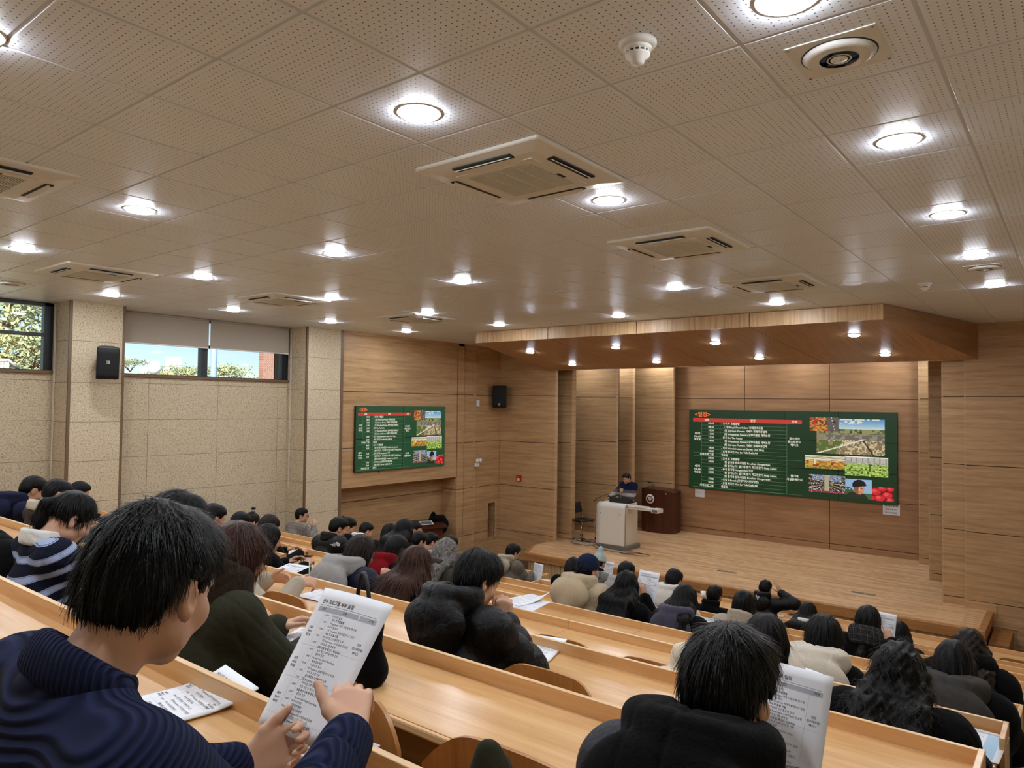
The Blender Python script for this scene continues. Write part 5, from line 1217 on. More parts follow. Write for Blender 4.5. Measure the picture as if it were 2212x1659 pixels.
    if eyes:
        for s_ in (-1, 1):
            S = Sdf(); S.ell(Lh(s_*.031, .0925, .002), V3(.0085, .003, .0045), R); sdf_obj('eye', S, .0025, M['black_plastic'], o)
            S = Sdf(); S.cap(Lh(s_*.018, .097, .024), Lh(s_*.045, .088, .022), .0035, .0025); sdf_obj('eyebrow', S, .002, HB, o)
    return dict(o=o, toL=toL, org=org, hc=hc, R=R, N=N, sp=sp, bk=bk, ex=ex, L=Lh, hp=hp, el=el, sh=sh, fd=fd)
def glasses(p, m=None):
    mb = MB(); L = p['L']
    for s_ in (-1, 1):
        mb.tube([L(s_*.033+.022*math.cos(a), .112-.004*abs(math.cos(a)), .002+.018*math.sin(a)) for a in [i*PI/8 for i in range(17)]], .0016, 6)
        mb.tube([L(s_*.055, .108, .008), L(s_*.08, .06, .008), L(s_*.086, -.01, .004)], .0018, 6)
    mb.tube([L(-.011, .112, .004), L(.011, .112, .004)], .0016, 6)
    return mb.build('glasses', m or M['black_plastic'], p['o'])

from mathutils.bvhtree import BVHTree
def on_surface(ob, x, y):
    """point and normal where the line of sight through a picture point meets the mesh, in the mesh's own space"""
    par = ob.parent; Rm = eul(par.rotation_euler[2]) if par else np.eye(3); og = np.array(par.location) if par else np.zeros(3)
    me = ob.data; bv = BVHTree.FromPolygons([v.co for v in me.vertices], [tuple(p.vertices) for p in me.polygons])
    h = bv.ray_cast(Vector(Rm.T @ (CAMP-og)), Vector(nrm(Rm.T @ ray(x, y))))
    return (np.array(h[0]), np.array(h[1])) if h[0] is not None else (None, None)
def child(p, prefix): return [c for c in p['o'].children if c.name.startswith(prefix)][0]
def decal(p, prefix, x, y, build, m, name):
    pt, n_ = on_surface(child(p, prefix), x, y)
    if pt is None: return None
    U = nrm(np.cross(V3(0, 0, 1), n_)); Vv = np.cross(n_, U); mb = MB(); build(mb, pt+n_*.004, U, Vv, n_)
    return mb.build(name, m, p['o'])
# ================================================================ the audience
K_navy = cloth('knit_navy', (32, 38, 66), .9, 'knit'); RIB = cloth('rib_navy', (34, 40, 70), .9, 'rib')
# handout held by the man in front: centre and axes measured from its four corners
PC = V3(-1.243, .948, ZC-.538); PU = nrm(V3(.2, .005, .002)); PV = nrm(V3(-.006, .17, .244)); PNn = np.cross(PU, PV)
def man_front():
    rw = at_y(757, 1590, .85); lw = at_y(522, 1655, .80); gr = PC+PU*.10-PV*.03; gl = PC-PU*.0-PV*.148
    p = person('man with short black hair in a navy ribbed jumper reading a handout in the foreground', 0, (372, 1082), ('short', HB), 'sweater', K_navy, yaw=.42, pitch=.36, roll=.04, vox=.0045, hv=.0038, seed=4, nstr=5200, slen=.04, vol=.0, trousers=(46, 50, 62), wide=1.16, bulk=.022,
               dy=.045, hip=(0, -.14, .52), rh=('px', 757, 1590, .85), lh=('px', 522, 1655, .80), rhd=(gr-rw+V3(.012, 0, .035), V3(-1, .1, .35), V3(-.5, .75, -.2), (.85, .42, -.28), .2), lhd=(gl-lw+V3(.0, .02, -.02), V3(.1, .5, .9), V3(.7, .3, .55), (.9, .5, -.1), .25), curlR=(.62, .7, .75, .8), curlL=(.75, .8, .85, .85), collar=(RIB, .076, .035, .014), tone=2)
    for s_ in (1, -1):
        S = Sdf(); d = nrm(p['hp'][s_]-p['el'][s_]); e = p['hp'][s_]-d*.012; S.cap(e-d*.06, e-d*.005, .046, .043, k=.01); sdf_obj('cuff', S, .004, RIB, p['o'])
    return p
fg = man_front()
BF = cloth('black_fleece', (12, 12, 13), .95, 'fleece'); BS = cloth('black_padded', (10, 10, 12), .42, 'shiny'); BC = cloth('black_cloth', (10, 10, 12), .9); NV = cloth('navy_padded', (18, 24, 46), .5, 'shiny'); NC = cloth('navy_cloth', (34, 38, 62), .9)
GRY = cloth('grey_marl', (158, 156, 154), .95, 'fleece'); WHT = cloth('white_cotton', (222, 220, 214), .9, 'fleece'); CRM = cloth('cream', (206, 196, 176), .95, 'fleece'); BEI = cloth('beige_wool', (188, 170, 140), .95, 'fleece'); OLV = cloth('olive_parka', (48, 48, 34), .75); OLD = cloth('olive_dark', (62, 60, 50), .85)
TAU = cloth('taupe_padded', (104, 96, 84), .6, 'shiny'); STN = cloth('stone_cloth', (176, 164, 146), .9); RED = cloth('red_fleece', (128, 20, 30), .95, 'fleece'); PUR = cloth('plum_grey', (70, 68, 84), .95, 'fleece'); LGR = cloth('light_grey', (160, 158, 156), .9, 'fleece'); WGY = cloth('washed_grey', (62, 60, 58), .9); OAT = cloth('oat_linen', (204, 194, 178), .95)
STR = cloth('rugby_stripe', (24, 28, 44), .9, 'stripe', (158, 172, 206)); PLD = cloth('grey_check', (112, 106, 100), .9, 'check', (176, 168, 158)); SCF = cloth('check_scarf', (34, 34, 36), .95, 'check', (90, 88, 86)); FUR = cloth('brown_fur', (50, 38, 28), .95, 'fur'); BFU = cloth('black_fur', (8, 8, 10), .95, 'fur'); BRN = cloth('dark_brown_padded', (54, 46, 42), .5, 'shiny')
hm = person('man with black hair in a slate padded jacket with a black fleece hood, front right', 1, (1588, 1350), ('short', HB), 'puffer', cloth('slate_padded', (30, 31, 40), .5, 'shiny'), BF, yaw=-.1, pitch=.3, vox=.006, hv=.0042, seed=11, nstr=4200, slen=.04, vol=.006, wide=1.16, hoodsc=1.28, rh=(.10, .36, .77), lh=(.0, .36, .77), hip=(0, -.06, .52))
pf1 = person('man in a black quilted jacket resting his cheek on his fist', 2, (1050, 1190), ('short_long', HB), 'puffer', BS, BS, yaw=-.3, pitch=.5, roll=-.08, vox=.006, hv=.0045, seed=21, nstr=2600, slen=.04, vol=.004, wide=1.12, quilt=.016, hoodsc=1.1, tone=2,
             rpole=(.72, -.26, -.6), rh=('px', 1092, 1345, 2.60), rhd=(V3(-.12, .05, 1), V3(-.8, -.6, .1), V3(-.6, .6, 0), (.6, .3, .3), .6), curlR=(1.3, 1.35, 1.4, 1.4), hip=(0, -.06, .52))
P = {}
def pp(key, label, row, px_, **kw):
    d = dict(vox=.009, seed=len(P)*7+31); d.update(kw); P[key] = person(label, row, px_, **d); return P[key]
pp('stripe', 'woman with a black ponytail in a navy and pale blue striped rugby shirt', 1, (186, 1066), hair=('ponytail', HB), top='sweater', cm=STR, collar=(WHT, .082, .05, .016), pitch=.62, yaw=-.05, vox=.006, nstr=1500, slen=.06, tone=2, bulk=.03, lh=(-.05, .42, .76))
pp('olive', 'woman with brown hair in an olive parka with a dark fur collar', 1, (532, 1125), hair=('lowpony', HN), top='coat', cm=OLV, collar=(FUR, .115, .10, .05), pitch=.3, yaw=-.12, vox=.006, hv=.0045, nstr=2600, slen=.08, bulk=.04, wide=1.08, tone=2, hip=(0, -.08, .52))
S = Sdf(); S.ring(P['olive']['L'](.084, -.006, -.062), eul(0, 0, 0) @ np.array([[0, 0, 1], [1, 0, 0], [0, 1, 0.]]), .011, .013, .003); sdf_obj('earring', S, .0015, M['chrome'], P['olive']['o'], 0)
pp('topmid', 'person whose tousled black hair shows just above the foreground man', 1, (402, 1062), hair=('short', HB), top='hoodie', cm=BC, pitch=.4, vox=.007, nstr=1500, slen=.05, vol=.004)
pp('writer', 'person in a beige jacket writing on a handout behind the olive parka', 2, (543, 1150), hair=('short', HB), top='jacket', cm=STN, pitch=.6, vox=.007, rh=('px', 645, 1258, 2.66), lh=('px', 580, 1250, 2.70), rhd=(V3(.1, .9, -.1), V3(-.7, .3, .6), V3(-.4, .2, -.7), (.6, .5, .2), .5), lhd=(V3(.6, .6, .05), V3(.3, -.2, .8), V3(.4, .2, -.8), (.7, .5, 0), .3), bulk=.028, tone=2)
pp('navyhood', 'man in a navy hooded sweatshirt leaning forward at the far left', 2, (88, 1030), hair=('crop', HB), top='hoodie', cm=NC, hood=NC, pitch=.55, yaw=-.1)
pp('brownpuff', 'person with black hair in a dark brown padded jacket over a cream hood', 2, (137, 1036), hair=('short', HB), top='puffer', cm=BRN, collar=(CRM, .085, .05, .02), pitch=.5, quilt=.012, bulk=.03)
pp('behind', 'person whose black hair shows in front of the first beige pillar', 3, (180, 1040), hair=('short', HB), top='jacket', cm=BC, pitch=.4)
pp('mid2', 'man with tousled black hair left of the white hood', 3, (470, 1088), hair=('short', HB), top='hoodie', cm=BC, pitch=.4)
pp('whitehood', 'person in a white hooded top with a navy cap by the beige wall', 4, (528, 1106), hair=('short', HB), top='hoodie', cm=WHT, hood=WHT, pitch=.5)
pp('bun', 'person with dark hair tied in a grey scrunchie topknot by the beige wall', 5, (550, 1106), hair=('updo', HD), top='jacket', cm=BC, pitch=.4)
S = Sdf(); L = P['bun']['L']; S.ell(L(0, -.04, .145), V3(.035, .035, .02)); sdf_obj('scrunchie', S, .008, GRY, P['bun']['o']); S = Sdf(); S.ell(L(0, -.05, .17), V3(.032, .032, .022)); sdf_obj('topknot', S, .008, HD, P['bun']['o'])
pp('wA', 'woman with dark shoulder-length hair looking down, left of the plaid jacket', 4, (592, 1112), hair=('bob', HD), top='coat', cm=BC, pitch=.45, yaw=-.3)
pp('wB', 'woman in a black coat with long black hair sitting by the phone desk', 3, (587, 1131), hair=('long', HB), top='coat', cm=BC, pitch=.3, yaw=-.25, bulk=.045)
pp('plaid', 'man in a grey checked jacket and glasses with his hand at his mouth', 7, (652, 1097), hair=('short', HB), top='jacket', cm=PLD, pitch=.05, yaw=-.75, rh=(.12, .33, .98), rhd=(V3(-.3, .3, 1), V3(-.5, -.5, .2), V3(-.5, -.2, .2)), eyes=True, bulk=.035)
glasses(P['plaid'])
pp('nf', 'man in a black padded jacket with a small white logo on the back', 5, (738, 1117), hair=('short', HB), top='puffer', cm=BS, collar=(BS, .085, .06, .024), pitch=.4, yaw=-.3, bulk=.05, wide=1.08)
def nflogo(mb, c, U, Vv, n_):
    for k in range(3):
        r0 = .012+.013*k; r1 = r0+.009; vs = []
        for t in range(9):
            a = t/8*PI/2; vs += [c-U*(.02-r0*math.cos(a))+Vv*(r0*math.sin(a)-.02), c-U*(.02-r1*math.cos(a))+Vv*(r1*math.sin(a)-.02)]
        mb.add(vs, [(2*t, 2*t+1, 2*t+3, 2*t+2) for t in range(8)])
    for k, s in enumerate(('THE', 'NORTH', 'FACE')): put_text(mb, s, c-U*.027+Vv*(.012-.014*k), U, Vv, .016, 'RIGHT', 0, .03)
decal(P['nf'], 'padded_jacket', 730, 1176, nflogo, WHT, 'logo')
pp('nf2', 'man with black hair looking down beside the white-logo jacket', 6, (759, 1118), hair=('short', HB), top='jacket', cm=BC, pitch=.5, yaw=-.4)
pp('bald', 'balding man whose head shows behind the white-logo jacket', 7, (748, 1114), hair=('bald', HB), top='jacket', cm=BC, pitch=.3, yaw=-.2)
pp('white2', 'man with cropped black hair in a white hooded top', 7, (797, 1129), hair=('crop', HB), top='hoodie', cm=WHT, hood=WHT, pitch=.5, yaw=-.2, hoodsc=.9)
pp('greyhood', 'woman with brown hair in a navy padded jacket and a big grey hood', 3, (790, 1155), hair=('bob', HD), top='puffer', cm=NV, hood=GRY, pitch=.4, yaw=-.15, vox=.007, hoodsc=1.22, nstr=700, slen=.08, bulk=.05, wide=1.1, quilt=.008, rh=('px', 832, 1256, 3.68))
pp('red', 'woman with black hair and a red hood holding a handout', 4, (866, 1156), hair=('bob', HB), top='puffer', cm=BS, hood=RED, pitch=.3, yaw=-.45, vox=.008, hoodsc=.95, bulk=.035, lh=(-.05, .40, .80), rh=(.1, .42, .84))
glasses(P['red'])
pp('longbrown', 'woman seen from behind with very long brown hair covering her back', 3, (905, 1178), hair=('long', HN), top='coat', cm=BC, pitch=.2, vox=.007, hv=.005, nstr=2600, slen=.16, bulk=.02, vol=.004)
pp('greycurl', 'person with thick grey curly hair in a dark olive jacket', 4, (970, 1162), hair=('curly', HG), top='jacket', cm=OLD, hood=OLD, pitch=.3, vox=.008, hv=.005, nstr=900, slen=.06, wave=.008, bulk=.04, hoodsc=.9)
pp('b1', 'person with a black bob and black top behind the grey hood', 6, (847, 1130), hair=('bob', HB), top='jacket', cm=BC, pitch=.35)
pp('b2', 'woman with long black hair behind the red hood', 5, (878, 1119), hair=('long', HB), top='jacket', cm=BC, pitch=.25)
pp('gl', 'man with gold-rimmed glasses looking to the right near the corner lectern', 8, (900, 1127), hair=('short', HB), top='jacket', cm=BC, pitch=.2, yaw=-.95, eyes=True)
glasses(P['gl'], mat('gold_metal', s2l((190, 150, 80)), .3, metal=1))
pp('b3', 'person with black hair and an ear showing, left of the corner lectern emblem', 6, (911, 1148), hair=('short', HB), top='jacket', cm=BC, pitch=.45, yaw=-.2)
pp('b4', 'person with black hair and a grey collar just under the corner lectern emblem', 7, (935, 1150), hair=('short', HB), top='hoodie', cm=LGR, pitch=.4, yaw=-.2)
pp('b5', 'person whose black hair shows just above the grey curly hair', 6, (975, 1156), hair=('short_long', HB), top='jacket', cm=BC, pitch=.3)
pp('taupe', 'man in a taupe padded jacket with a beige hood at the end of a row', 8, (1113, 1175), hair=('short', HB), top='puffer', cm=TAU, hood=STN, pitch=.4, yaw=-.3, quilt=.01, rh=('px', 1148, 1242, 8.78), vol=.006, hoodsc=.95)
glasses(P['taupe'], mat('gold_metal', (.5, .35, .1)))
cap_p = pp('cap', 'man in a navy baseball cap and a beige fleece coat with a hood', 5, (1273, 1199), hair=('crop', HB), top='coat', cm=BEI, hood=BEI, pitch=.25, vox=.008, yaw=-.1, extra='shearling', hoodsc=1.3, bulk=.06, wide=1.12)
S = Sdf(); L = cap_p['L']; R_ = cap_p['R']; S.ell(L(0, -.012, .045), V3(.098, .118, .104), R_); S.fun(lambda P_: .012-((P_-cap_p['hc']) @ R_)[:, 2]+.25*((P_-cap_p['hc']) @ R_)[:, 1], .006); S.ell(L(0, -.13, .028), V3(.04, .03, .028), R_, .008, 's'); S.ell(L(0, -.01, .02), V3(.088, .108, .09), R_, .005, 's')
sdf_obj('baseball_cap', S, .006, cloth('cap_navy', (26, 36, 62), .85), cap_p['o'])
S = Sdf(); S.ell(L(0, .13, .03), V3(.075, .07, .008), R_ @ eul(0, .25, 0)); sdf_obj('cap_brim', S, .006, MATS['cap_navy'], cap_p['o'])
S = Sdf(); S.cap(L(-.05, -.108, .0), L(.05, -.108, .0), .011); sdf_obj('cap_strap', S, .006, MATS['cap_navy'], cap_p['o'])
pp('capL', 'person with black hair half hidden left of the navy baseball cap', 7, (1243, 1203), hair=('bob', HB), top='jacket', cm=BC, pitch=.4, vox=.01)
bp = pp('beanie', 'person in a pale mint knitted beanie and a grey jacket', 9, (1297, 1197), hair=('short', HB), top='jacket', cm=cloth('mid_grey', (120, 118, 114), .9), hood=LGR, pitch=.3, vox=.01, hoodsc=.8)
S = Sdf(); L = bp['L']; S.ell(L(0, -.012, .06), V3(.098, .115, .10), bp['R']); S.chain([L(0, -.02, .12), L(.0, -.03, .2), L(0, -.035, .235)], [.06, .038, .02], .03); S.fun(lambda P_: .03-((P_-bp['hc']) @ bp['R'])[:, 2], .006); S.ring(L(0, -.012, .04), bp['R'], .09, .105, .018, k=.008)
sdf_obj('beanie', S, .007, cloth('mint_knit', (168, 182, 176), .95, 'fleece'), bp['o'])
pp('blk26', 'person with round black hair and a white hood, behind the long black hair', 7, (1356, 1213), hair=('short', HB), top='coat', cm=BC, hood=LGR, pitch=.35, vox=.01, hoodsc=1.15, vol=.006)
pp('longblk', 'woman with long straight black hair in a black coat holding up a handout', 5, (1357, 1231), hair=('long', HB), top='coat', cm=BC, pitch=.2, vox=.008, nstr=900, slen=.14, rh=('px', 1392, 1290, 5.72))
pp('whood', 'person with black hair in a white hooded sweatshirt near the stage', 7, (1460, 1228), hair=('short_long', HB), top='hoodie', cm=WHT, hood=WHT, pitch=.45, vox=.01, bulk=.03)
pp('purple', 'woman with long black hair and a plum-grey hood over a black coat', 5, (1486, 1262), hair=('long', HB), top='coat', cm=BC, hood=PUR, pitch=.4, yaw=-.15, vox=.008, hoodsc=1.15, nstr=700, slen=.1)
pp('blkcap', 'person with smooth round black hair in a black jacket with a grey lining', 8, (1545, 1263), hair=('short_long', HB), top='jacket', cm=BC, hood=BC, collar=(LGR, .075, .05, .016), pitch=.2, vox=.01, hoodsc=.8)
pp('beigew', 'woman with a black bob in a beige high-collared coat', 6, (1608, 1274), hair=('bob', HB), top='coat', cm=STN, collar=(STN, .095, .075, .026), pitch=.15, vox=.009, bulk=.045)
sc_ = pp('scratch', 'man in a black padded jacket in the front row scratching the top of his head', 10, (1655, 1252), hair=('short', HB), top='puffer', cm=BS, hood=BS, pitch=.3, vox=.01, quilt=.008, hoodsc=.9, rh=('px', 1686, 1280, 10.72), rhd=(V3(-.45, .0, 1), V3(-.3, -.9, 0), V3(-1, 0, -.2)), curlR=(.3, .3, .35, .4))
decal(sc_, 'hood', 1640, 1291, lambda mb, c, U, Vv, n_: put_text(mb, 'W', c, U, Vv, .09, 'CENTER', 0, .05), LGR, 'logo')
pp('wcol', 'woman with long black hair and a white collar under a black jacket', 8, (1748, 1300), hair=('long', HB), top='jacket', cm=BC, collar=(WHT, .08, .07, .026), pitch=.4, vox=.01)
pp('bob', 'woman with a smooth black bob and a beige collar left of the oat-coloured hood', 3, (1660, 1326), hair=('bob', HB), top='coat', cm=BC, collar=(STN, .08, .06, .018), pitch=.35, vox=.008, nstr=900, slen=.08, vol=.006)
pp('beigehood', 'woman with black hair in a black coat with a wide oat-coloured hood', 4, (1783, 1330), hair=('bob', HB), top='coat', cm=BC, hood=OAT, pitch=.35, vox=.008, hoodsc=1.4, nstr=900, slen=.08, vol=.012)
pp('pony', 'woman with a low black ponytail and a dark checked scarf reading a handout', 6, (1877, 1306), hair=('lowpony', HB), top='coat', cm=BC, collar=(SCF, .10, .09, .034), pitch=.2, vox=.008, nstr=600, slen=.08, rh=('px', 1925, 1385, 6.72), tone=2)
pp('hid', 'woman with long black hair half hidden behind the handout near the stage corner', 8, (1945, 1341), hair=('long', HB), top='coat', cm=BC, pitch=.3, vox=.01)
cu = pp('curly', 'woman with long black curly hair in a plain black coat', 3, (1944, 1389), hair=('curly', HB), top='coat', cm=BC, collar=(BC, .095, .05, .024), pitch=.25, vox=.008, hv=.005, nstr=2600, slen=.09, wave=.012, bulk=.06, wide=1.15, vol=.008)
pt, n_ = on_surface(child(cu, 'coat'), 1912, 1525)
if pt is not None:
    pts = []
    for x, y in ((1903, 1510), (1908, 1525), (1915, 1545), (1922, 1560), (1930, 1567)):
        a, c = on_surface(child(cu, 'coat'), x, y)
        if a is not None: pts.append(a+c*.004)
    if len(pts) > 2: mb = MB(); mb.tube(pts, .005, 6); mb.build('strap', M['grey_metal'], cu['o'])
pp('grey', 'woman with dark hair in a black coat with a washed grey hood, right side', 4, (2063, 1381), hair=('bob', HB), top='coat', cm=BC, hood=WGY, pitch=.35, vox=.008, hoodsc=1.35, nstr=700, slen=.08, bulk=.05, wide=1.1)
pp('fur', 'woman with wavy dark hair in a black coat with a fluffy fur collar, far right', 5, (2096, 1357), hair=('curly', HD), top='coat', cm=BC, collar=(BFU, .115, .09, .05), pitch=.4, vox=.009, bulk=.06)
pr = person('presenter in a navy and grey striped jumper speaking into a microphone at the podium', 0, (1352, 1022), ('short', HD), 'sweater', cloth('presenter_jumper', (110, 105, 100), .9, 'block', [(.0, s2l((138, 130, 124))), (.25, s2l((92, 90, 92))), (.37, s2l((168, 156, 148))), (.5, s2l((84, 82, 86))), (.61, s2l((24, 30, 54)))]), stand=(0, 15.26, .552), rz=PI-.18, yaw=.1, pitch=.35, vox=.007, hv=.006, seed=77, eyes=True, bulk=.03, tone=0, collar=(NC, .072, .03, .014),
            lh=(-.03, .18, 1.20), rh=(.27, .30, 1.07), lhd=(V3(.25, .2, 1), V3(-.2, -1, 0), V3(.9, .2, 0)), curlL=(1.1, 1.15, 1.2, 1.2), trousers=(30, 34, 48))
mb = MB(); c = pr['hp'][-1]; mb.tube([c+V3(.045, .05, .02), c+V3(.05, .03, .15)], [.012, .014], 12); mb.lathe([(.0001, .03), (.02, .022), (.025, 0), (.016, -.022)], 16, o=tuple(c+V3(.051, .028, .165)))
mi = mb.build('handheld_microphone', M['black_plastic']); mi.matrix_world = Matrix.Translation(Vector(pr['org'])) @ Matrix.Rotation(PI-.18, 4, 'Z'); tag(mi, 'black handheld microphone raised to the presenter\'s mouth', 'microphone')
S = Sdf(); e = pr['hp'][-1]-nrm(pr['hp'][-1]-pr['el'][-1])*.03; S.cap(e, e-nrm(pr['hp'][-1]-pr['el'][-1])*.018, .036, k=.01); sdf_obj('wristwatch', S, .006, M['black_plastic'], pr['o'])
# seats under the audience
for key, q in list(P.items())+[('hm', hm), ('pf', pf1)]:
    i = [r_ for r_ in range(ROWS) if abs(floorZ(r_)-q['org'][2]) < .02][0]
    put_seat(i, q['org'][0], False, SEAT_DZ.get(i, .19)-.22)
# ================================================================ handouts and small things
ROWT = ['인천공항 출발', '기내식 및 휴식', '암스테르담 스키폴공항 도착', '호텔 이동 및 체크인, 저녁식사', 'Van der Valk Hotel Den Haag', '조식 후 호텔출발', '1팀 Tomatoes 원예작물연구소 방문', '2팀 Rotterdam 스마트농업 컨설팅', '농업 혁신 사례 및 현장 견학', '중식 현지식당', 'Wageningen 대학 시설원예 연구동', '석식 후 호텔 이동', '저녁프로그램 멘토링', '질문과 토론']
def sheet(label, C, U, V, w=.21, h=.297, bend=0.0, roll=0.0, detail=1, layout='plan', name='handout', pages=1, cat='paper', corner=0.0):
    """one sheet of paper with its print; C centre, U to the right and V up the page, both unit vectors"""
    C = np.asarray(C, float); U = nrm(U); V = nrm(np.asarray(V, float)-U*np.dot(U, V)); Nn = np.cross(U, V); s_ = 1.0
    def f(x, y, lift=0.0):          # page coordinates from the centre, metres
        t = x/w*2; q = y/h*2; z = bend*(t*t-.4)+roll*max(0, q-.1)**2+corner*max(0, t*.7+q*.7-.3)**2
        return C*0+U*x+V*y+Nn*(z+lift)
    o = None
    mb = MB(); nu, nv = 10, 14
    for sgn in (1,):
        mb.grid(lambda u, v: f((u-.5)*w, (v-.5)*h), nu, nv)
    o = mb.build(name, M['paper'], solid=.0005 if pages == 1 else .004); o.location = tuple(C); tag(o, label, cat)
    mk = MB(); mg = MB()
    e = .0006 if pages == 1 else .0026
    ff = lambda x, y: tuple(f(x, y, e))
    def bar(m_, x0, x1, y0, y1, n=6):
        for k in range(n): a, c = x0+(x1-x0)*k/n, x0+(x1-x0)*(k+1)/n; m_.add([f(a, y0, e*.8), f(c, y0, e*.8), f(c, y1, e*.8), f(a, y1, e*.8)], [(0, 1, 2, 3)])
    if layout == 'plan':
        put_text(mk, '연수 프로그램 세부 일정', (-w*.42, h*.40, 0), None or (1, 0, 0), (0, 1, 0), .0105, 'LEFT', 0, .02, f=ff)
        bar(mk, -w*.43, w*.40, h*.372, h*.3745); bar(mg, -w*.43, w*.42, h*.325, h*.362)
        for s, x in (('날짜', -.34), ('일정', .0), ('지역', .36)): put_text(mk, s, (x*w, h*.344, 0), (1, 0, 0), (0, 1, 0), .007, 'CENTER', 0, .01, f=ff)
        n = 30 if detail > 1 else 15
        for k in range(n):
            y = h*(.305-.75*k/n); t = ROWT[(k*5+(k//14)) % len(ROWT)]
            put_text(mk, t, (-.16*w+(.02*w if k % 3 else 0), y, 0), (1, 0, 0), (0, 1, 0), .0058 if detail > 1 else .008, 'LEFT', 0, .012 if k % 4 == 1 else .0, f=ff)
            if k % 2 == 0: put_text(mk, '%02d:%02d' % (7+(k*2) % 13, (k*30) % 60), (-.24*w, y, 0), (1, 0, 0), (0, 1, 0), .0055 if detail > 1 else .0075, 'CENTER', 0, 0, f=ff)
        for j, (d, yy) in enumerate((('1일차', .20), ('2일차', -.03), ('3일차', -.28))):
            for k, s in enumerate((d, 'Feb.0%d' % (1+j), '일월화'[j]+'요일')): put_text(mk, s, (-.40*w, h*(yy-.027*k), 0), (1, 0, 0), (0, 1, 0), .006 if detail > 1 else .0075, 'CENTER', 0, .014, f=ff)
            bar(mg, -w*.44, w*.43, h*(yy-.125), h*(yy-.1235))
        for k, s in enumerate(('인천', '암스테르담', '헤이그')): put_text(mk, s, (.36*w, h*(.17-.03*k), 0), (1, 0, 0), (0, 1, 0), .006 if detail > 1 else .0075, 'CENTER', 0, .012, f=ff)
        for x in (-.3, -.19, .28): bar(mg, w*x-.0002, w*x+.0002, -h*.45, h*.325, 1)
    elif layout == 'table':
        bl_ = mat('tint_blue', s2l((176, 206, 232)), .8); bar(mg, -w*.42, w*.42, h*.39, h*.44)
        for k in range(9):
            y = h*(.36-.09*k)
            for x in (-.34, -.12, .10): put_text(mk, ROWT[(k*3) % 14][:5], (x*w, y, 0), (1, 0, 0), (0, 1, 0), .007, 'CENTER', 0, 0, f=ff)
            bar(mg, -w*.42, w*.42, y-h*.046, y-h*.044)
        mt = MB(); bar(mt, w*.2, w*.4, -h*.44, h*.38, 3); mt.build('tinted_column', bl_, o)
    else:
        for k in range(17):
            if k == 8: continue
            put_text(mk, ROWT[(k*3) % 14]+' '+ROWT[(k*7+2) % 14], (-.42*w+(k % 3)*.02*w, h*(.42-.05*k), 0), (1, 0, 0), (0, 1, 0), .0072, 'LEFT', 0, 0, f=ff)
    mk.build('print', M['ink'], o)
    if mg.v: mg.build('tinted_rows', M['ink_grey'], o)
    return o
X_, Y_, Z_ = V3(1, 0, 0), V3(0, 1, 0), V3(0, 0, 1)
sheet('printed schedule handout held up by the man in the navy jumper', PC, PU, PV, bend=-.006, detail=3, corner=-.012)
def flat(label, row, x, y, ang=0.0, **k):
    c = at_z(x, y, railZ(row)-.055+.003); a = math.cos(ang); b_ = math.sin(ang); up = k.pop('up', 0.0)
    c = c+Z_*k.pop('lift', 0.0)
    return sheet(label, c, V3(a, b_, 0), V3(-b_*math.cos(up), a*math.cos(up), math.sin(up)), **k)
def held(label, row, x, y, dY, yaw=0.0, tilt=1.0, **k):
    c = at_y(x, y, rowY(row)-dY); a = math.cos(yaw); b_ = math.sin(yaw)
    return sheet(label, c, V3(a, b_, 0), V3(-b_*math.cos(tilt), a*math.cos(tilt), math.sin(tilt)), **k)
flat('stack of handouts with a curling top page on the nearest desk beside the navy jumper', 0, 392, 1522, -.15, bend=.0, roll=.035, pages=3, layout='plan', lift=.004)
flat('handout lying on the nearest desk at the lower picture edge', 0, 632, 1646, .1, pages=2, lift=.003)
flat('handout lying on the second desk beside the olive parka', 1, 652, 1386, .35, pages=2, layout='table', lift=.003)
flat('handout being written on by the person in the beige jacket', 2, 616, 1240, .2, up=.12, lift=.02, layout='plan')
flat('table printout lying on the third desk next to the writing person', 2, 700, 1288, .1, w=.297, h=.21, layout='table', lift=.003)
flat('curled white printout on the desk with the dark phone', 4, 625, 1193, -.2, roll=.03, layout='text', lift=.004)
held('handout held in front of the woman with the red hood', 4, 868, 1216, .22, .25, 1.15, bend=-.012)
held('handout held by the person with grey curly hair', 4, 990, 1246, .25, .1, 1.1)
flat('small white sheet on a desk just right of the grey curly hair', 6, 1000, 1218, .2, w=.15, h=.21, layout='text', lift=.003)
flat('pile of handouts with a raised corner on the desk right of the quilted jacket', 3, 1135, 1297, -.25, pages=4, layout='text', corner=.05, lift=.004)
flat('loose page under the pile of handouts right of the quilted jacket', 3, 1143, 1306, .15, layout='text', lift=.0005)
flat('thick open booklet on the desk beside the quilted jacket', 2, 1163, 1404, .3, pages=6, roll=.02, lift=.006)
held('upright page held by the man in the taupe jacket', 8, 1160, 1238, .22, -.2, 1.35, w=.2, h=.28, bend=-.015, layout='text')
flat('page lying flat in front of the man in the taupe jacket', 8, 1168, 1256, .25, layout='text', lift=.003)
held('page held up beside the long straight black hair', 5, 1398, 1271, .2, -.1, 1.25, bend=.012)
held('page held by the person in the mint beanie', 9, 1311, 1234, .2, -.1, 1.25, bend=-.01)
flat('corner of a page beside the plum-grey hood', 5, 1528, 1343, .3, w=.15, h=.2, layout='text', lift=.003)
held('large handout held by the man in the slate jacket at the front right', 1, 1680, 1578, .27, -.12, 1.2, w=.21, h=.297, bend=-.01, detail=2)
flat('open booklet with a rolled page on the desk left of the curly hair', 3, 1786, 1512, -.35, layout='text', corner=.04, pages=2, lift=.006)
flat('rolled over page of the open booklet on the desk left of the curly hair', 3, 1733, 1478, -.35, w=.10, h=.2, roll=.05, lift=.012, layout='text')
